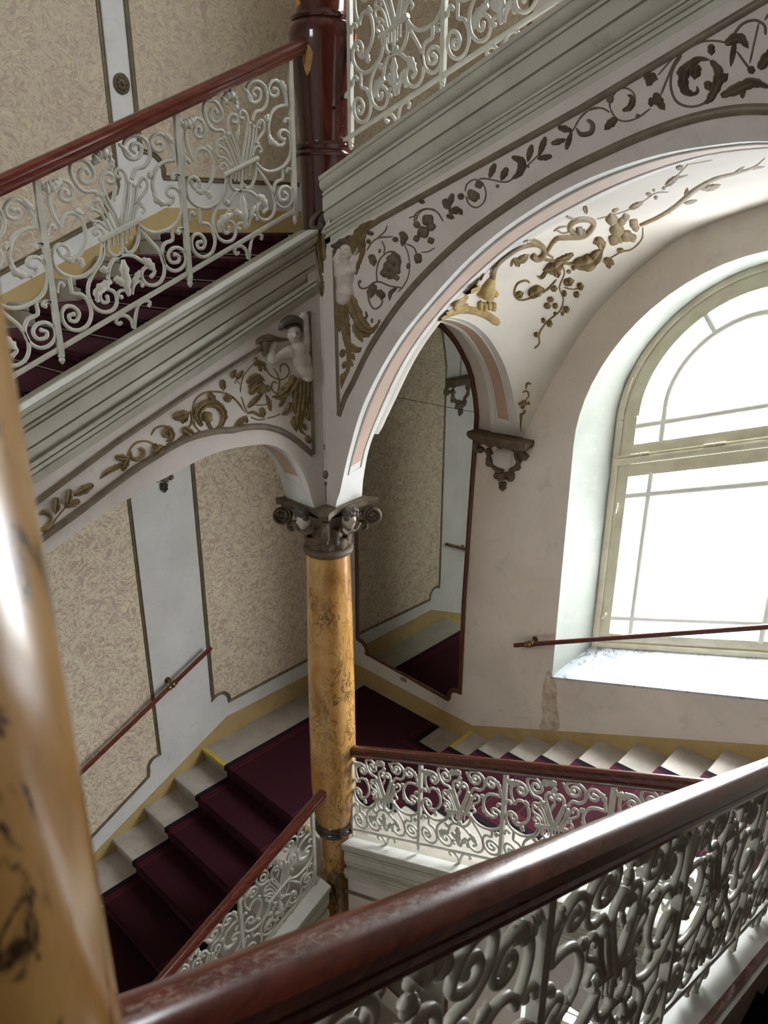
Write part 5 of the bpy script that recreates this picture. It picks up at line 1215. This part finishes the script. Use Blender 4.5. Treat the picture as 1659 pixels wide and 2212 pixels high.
# ================================================================== WALL BRACKETS
def corbel(label, mp, shelf, parent_loc, sprig=True):
    t = thing('wall_corbel', label, 'corbel', parent_loc, 'cartouche brackets under the arches')
    mb = MB(); rows = []
    for z, w, d in ((3.155,.245,.10),(3.17,.255,.115),(3.175,.262,.12),(3.185,.285,.155),(3.20,.295,.168),(3.215,.30,.175),(3.24,.30,.178),(3.25,.292,.17)): rows.append(shelf(w, d, z))
    mb.loft(rows, closed=True); n = len(rows[0]); mb.f += [list(range(n))[::-1], [7*n+k for k in range(n)]]; mb.m += [0, 0]; mb.build('shelf', M_['bronze'], t, sharp=30)
    mb = MB()
    relief_mesh(mb, ZG, .2079, [(p_, [x*1.35 for x in r_] if hasattr(r_, '__len__') else r_*1.35) for p_, r_ in [([(800,1560),(740,1510),(680,1500),(630,1530),(622,1580),(660,1600),(690,1570)],[24,30,28,26,24,24,26]),([(735,1580),(772,1650)],26),([(750,1650),(760,1720),(800,1762)],[16,26,20]),([(800,1760),(850,1800),(900,1830)],[20,26,24]),([(900,1830),(840,1840),(825,1870),(850,1885)],18),([(885,1830),(905,1910)],[30,38]),([(930,1840),(990,1850),(985,1900),(950,1900)],[16,24,20,18]),([(1060,1600),(1032,1650),(1060,1720),(1035,1780),(970,1812)],[22,16,18,22,20]),([(1090,1600),(1110,1680),(1155,1640)],[30,26,22]),([(1000,1580),(1040,1600),(1060,1570),(1030,1555)],22),([(930,1510),(975,1520),(960,1560)],22),([(760,1700),(735,1735),(765,1765)],14),([(1050,1690),(1085,1730)],15),([(1010,1800),(1060,1790),(1065,1760)],14)]], mp, 'v', .8, lift=.4)
    mb.build('scrolls', M_['bronze'], t, sharp=60)
    mb = MB(); relief_mesh(mb, ZG, .2079, [([(868,1500),(885,1580)],[38,44]),([(845,1490),(850,1560)],16),([(925,1490),(912,1570)],16)], mp, 'l', .8, lift=.4); mb.build('keystone_leaf', M_['bronze'], t, sharp=60)
    mb = MB(); relief_mesh(mb, ZG, .2079, [([(898,1925),(898,1980),(892,2030)],[36,38,10]),([(875,1950),(880,2010)],14)], mp, 'l', .9, lift=.4); mb.build('bud', M_['bronze'], t, sharp=60)
    mb = MB(); relief_mesh(mb, ZG, .2079, [((895,1690),112)], mp, 'v', .25); mb.build('cartouche', M_['white'], t, sharp=80)
    mb = MB()
    q0, q1 = mp(*ZG((1100, 1590))), mp(*ZG((1165, 1535)))
    relief_mesh(mb, ZG, .2079, [([(1135,1545),(1130,1600)],[38,28])], mp, 'v', 1.2, lift=.5); mb.build('scroll_end', M_['bronze'], t, sharp=50)
    return t
fc = at(1090, 940, 'y', WF).x
corbel('dark bronze bracket with white cartouche on the wall between the mirror and the window', WFm,
       lambda w, d, z: [V((fc-w, WF, z+.012)), V((fc-w, WF-d*.8, z+.012)), V((fc-w+.06, WF-d, z+.012)), V((fc+w-.06, WF-d, z+.012)), V((fc+w, WF-d*.8, z+.012)), V((fc+w, WF, z+.012))], (fc, WF, 3.0))
t = thing('stucco_relief', 'thin flowering sprig rising from the right end of the wall bracket', 'relief', tuple(at(1130, 880, 'y', WF)))
WFs = lambda x, y: on_vault(x, y) or (at(x, y, 'y', WF), V((0, -1, 0)))
mb = MB(); relief_mesh(mb, ZG, .2079, [([(1082,1440),(1080,1340),(1088,1250)],[9,10,12]),([(1070,1240),(1110,1215),(1130,1180)],[14,15,12]),([(1130,1085),(1165,1035),(1145,985),(1100,1000)],[7,9,12,8]),([(1135,960),(1150,905),(1190,912)],[8,14,9])], WFs); mb.build('stem', M_['gilt'], t, sharp=60)
mb = MB(); relief_mesh(mb, ZG, .2079, [((1112,1110),34),((1070,1118),16),((1162,1112),18),((1100,1150),22),((1085,1260),18)], WFs); mb.build('flower', M_['gilt'], t, sharp=60)
# the left wall carries the same bracket, mostly seen in the mirror
lc = -.075
def LCm(x, y):
    p = at(x, y, 'y', WF); return V((-WL, lc-(p.x-fc), p.z)), V((1, 0, 0))
corbel('bronze bracket on the left wall, its bud showing under the low arch', LCm,
       lambda w, d, z: [V((-WL, lc-w, z)), V((-WL+d*.8, lc-w, z)), V((-WL+d, lc-w+.06, z)), V((-WL+d, lc+w-.06, z)), V((-WL+d*.8, lc+w, z)), V((-WL, lc+w, z))], (-WL, lc, 3.0))
t = thing('stucco_relief', 'flowering sprig above the left wall bracket, seen only in the mirror', 'relief', (-WL, lc, 3.5))
mb = MB(); q = lambda dy, z: V((-WL, lc+dy, z)); nx_ = (1, 0, 0)
mb.tube([q(0, 3.25), q(0, 3.55), q(.01, 3.68)], .010, 8, nx_, .6); mb.tube([q(0, 3.6), q(.06, 3.7), q(.10, 3.78)], [.012,.016,.006], 8, nx_, .6); mb.tube([q(0, 3.6), q(-.06, 3.7), q(-.10, 3.76)], [.012,.016,.006], 8, nx_, .6); mb.ball(q(.01, 3.70), .035, 10, (.5, 1, 1)); mb.build('stem', M_['gilt'], t)

# ================================================================== LIGHT, SKY, CAMERA
w = bpy.data.worlds.new('sky'); SC.world = w; w.use_nodes = True
nt = w.node_tree; bg = nt.nodes['Background']; bg.inputs['Color'].default_value = (.93, .965, 1.0, 1)
tc = nt.nodes.new('ShaderNodeTexCoord'); sp = nt.nodes.new('ShaderNodeSeparateXYZ'); mr = nt.nodes.new('ShaderNodeMapRange')   # overcast sky, brighter overhead
nt.links.new(tc.outputs['Generated'], sp.inputs[0]); nt.links.new(sp.outputs['Z'], mr.inputs['Value'])
mr.inputs['From Min'].default_value = 0; mr.inputs['From Max'].default_value = .9; mr.inputs['To Min'].default_value = 6.5; mr.inputs['To Max'].default_value = 27.0
nt.links.new(mr.outputs['Result'], bg.inputs['Strength'])
for k in (-1, 0, 1):
    L = bpy.data.lights.new('daylight_portal', 'AREA'); L.shape = 'RECTANGLE'; L.size = 2.1; L.size_y = 3.6
    L.cycles.is_portal = True
    o = bpy.data.objects.new('daylight_portal', L); COL.objects.link(o); o.location = (1.83, WF+.52, 3.1+k*STOREY); o.rotation_euler = (-PI/2, 0, 0)
L = bpy.data.lights.new('daylight_portal', 'AREA'); L.shape = 'RECTANGLE'; L.size = BW[2]-BW[0]; L.size_y = BW[3]-BW[1]; L.cycles.is_portal = True
o = bpy.data.objects.new('daylight_portal', L); COL.objects.link(o); o.location = (cxw, YB-.1, (BW[1]+BW[3])/2); o.rotation_euler = (PI/2, 0, 0)
cam = bpy.data.cameras.new('camera'); co = bpy.data.objects.new('camera', cam); COL.objects.link(co)
cam.sensor_fit = 'VERTICAL'; cam.sensor_height = 36.0; cam.lens = FPX/2212*36.0; cam.clip_start = .02; cam.clip_end = 100
co.matrix_world = Matrix(((RT.x, UP.x, -FW.x, CAM.x), (RT.y, UP.y, -FW.y, CAM.y), (RT.z, UP.z, -FW.z, CAM.z), (0, 0, 0, 1)))
cam.dof.use_dof = True; cam.dof.focus_distance = 4.6; cam.dof.aperture_fstop = 7.5
SC.camera = co
SC.view_settings.view_transform = 'Standard'; SC.view_settings.look = 'None'; SC.view_settings.gamma = 1.0; SC.view_settings.use_curve_mapping = False
SC.view_settings.exposure = 1.22
cy = SC.cycles
cy.use_denoising = True; cy.denoiser = 'OPENIMAGEDENOISE'; cy.max_bounces = 9; cy.diffuse_bounces = 6; cy.glossy_bounces = 4; cy.transmission_bounces = 4; cy.transparent_max_bounces = 8
cy.sample_clamp_indirect = 8.0; cy.caustics_reflective = False; cy.caustics_refractive = False
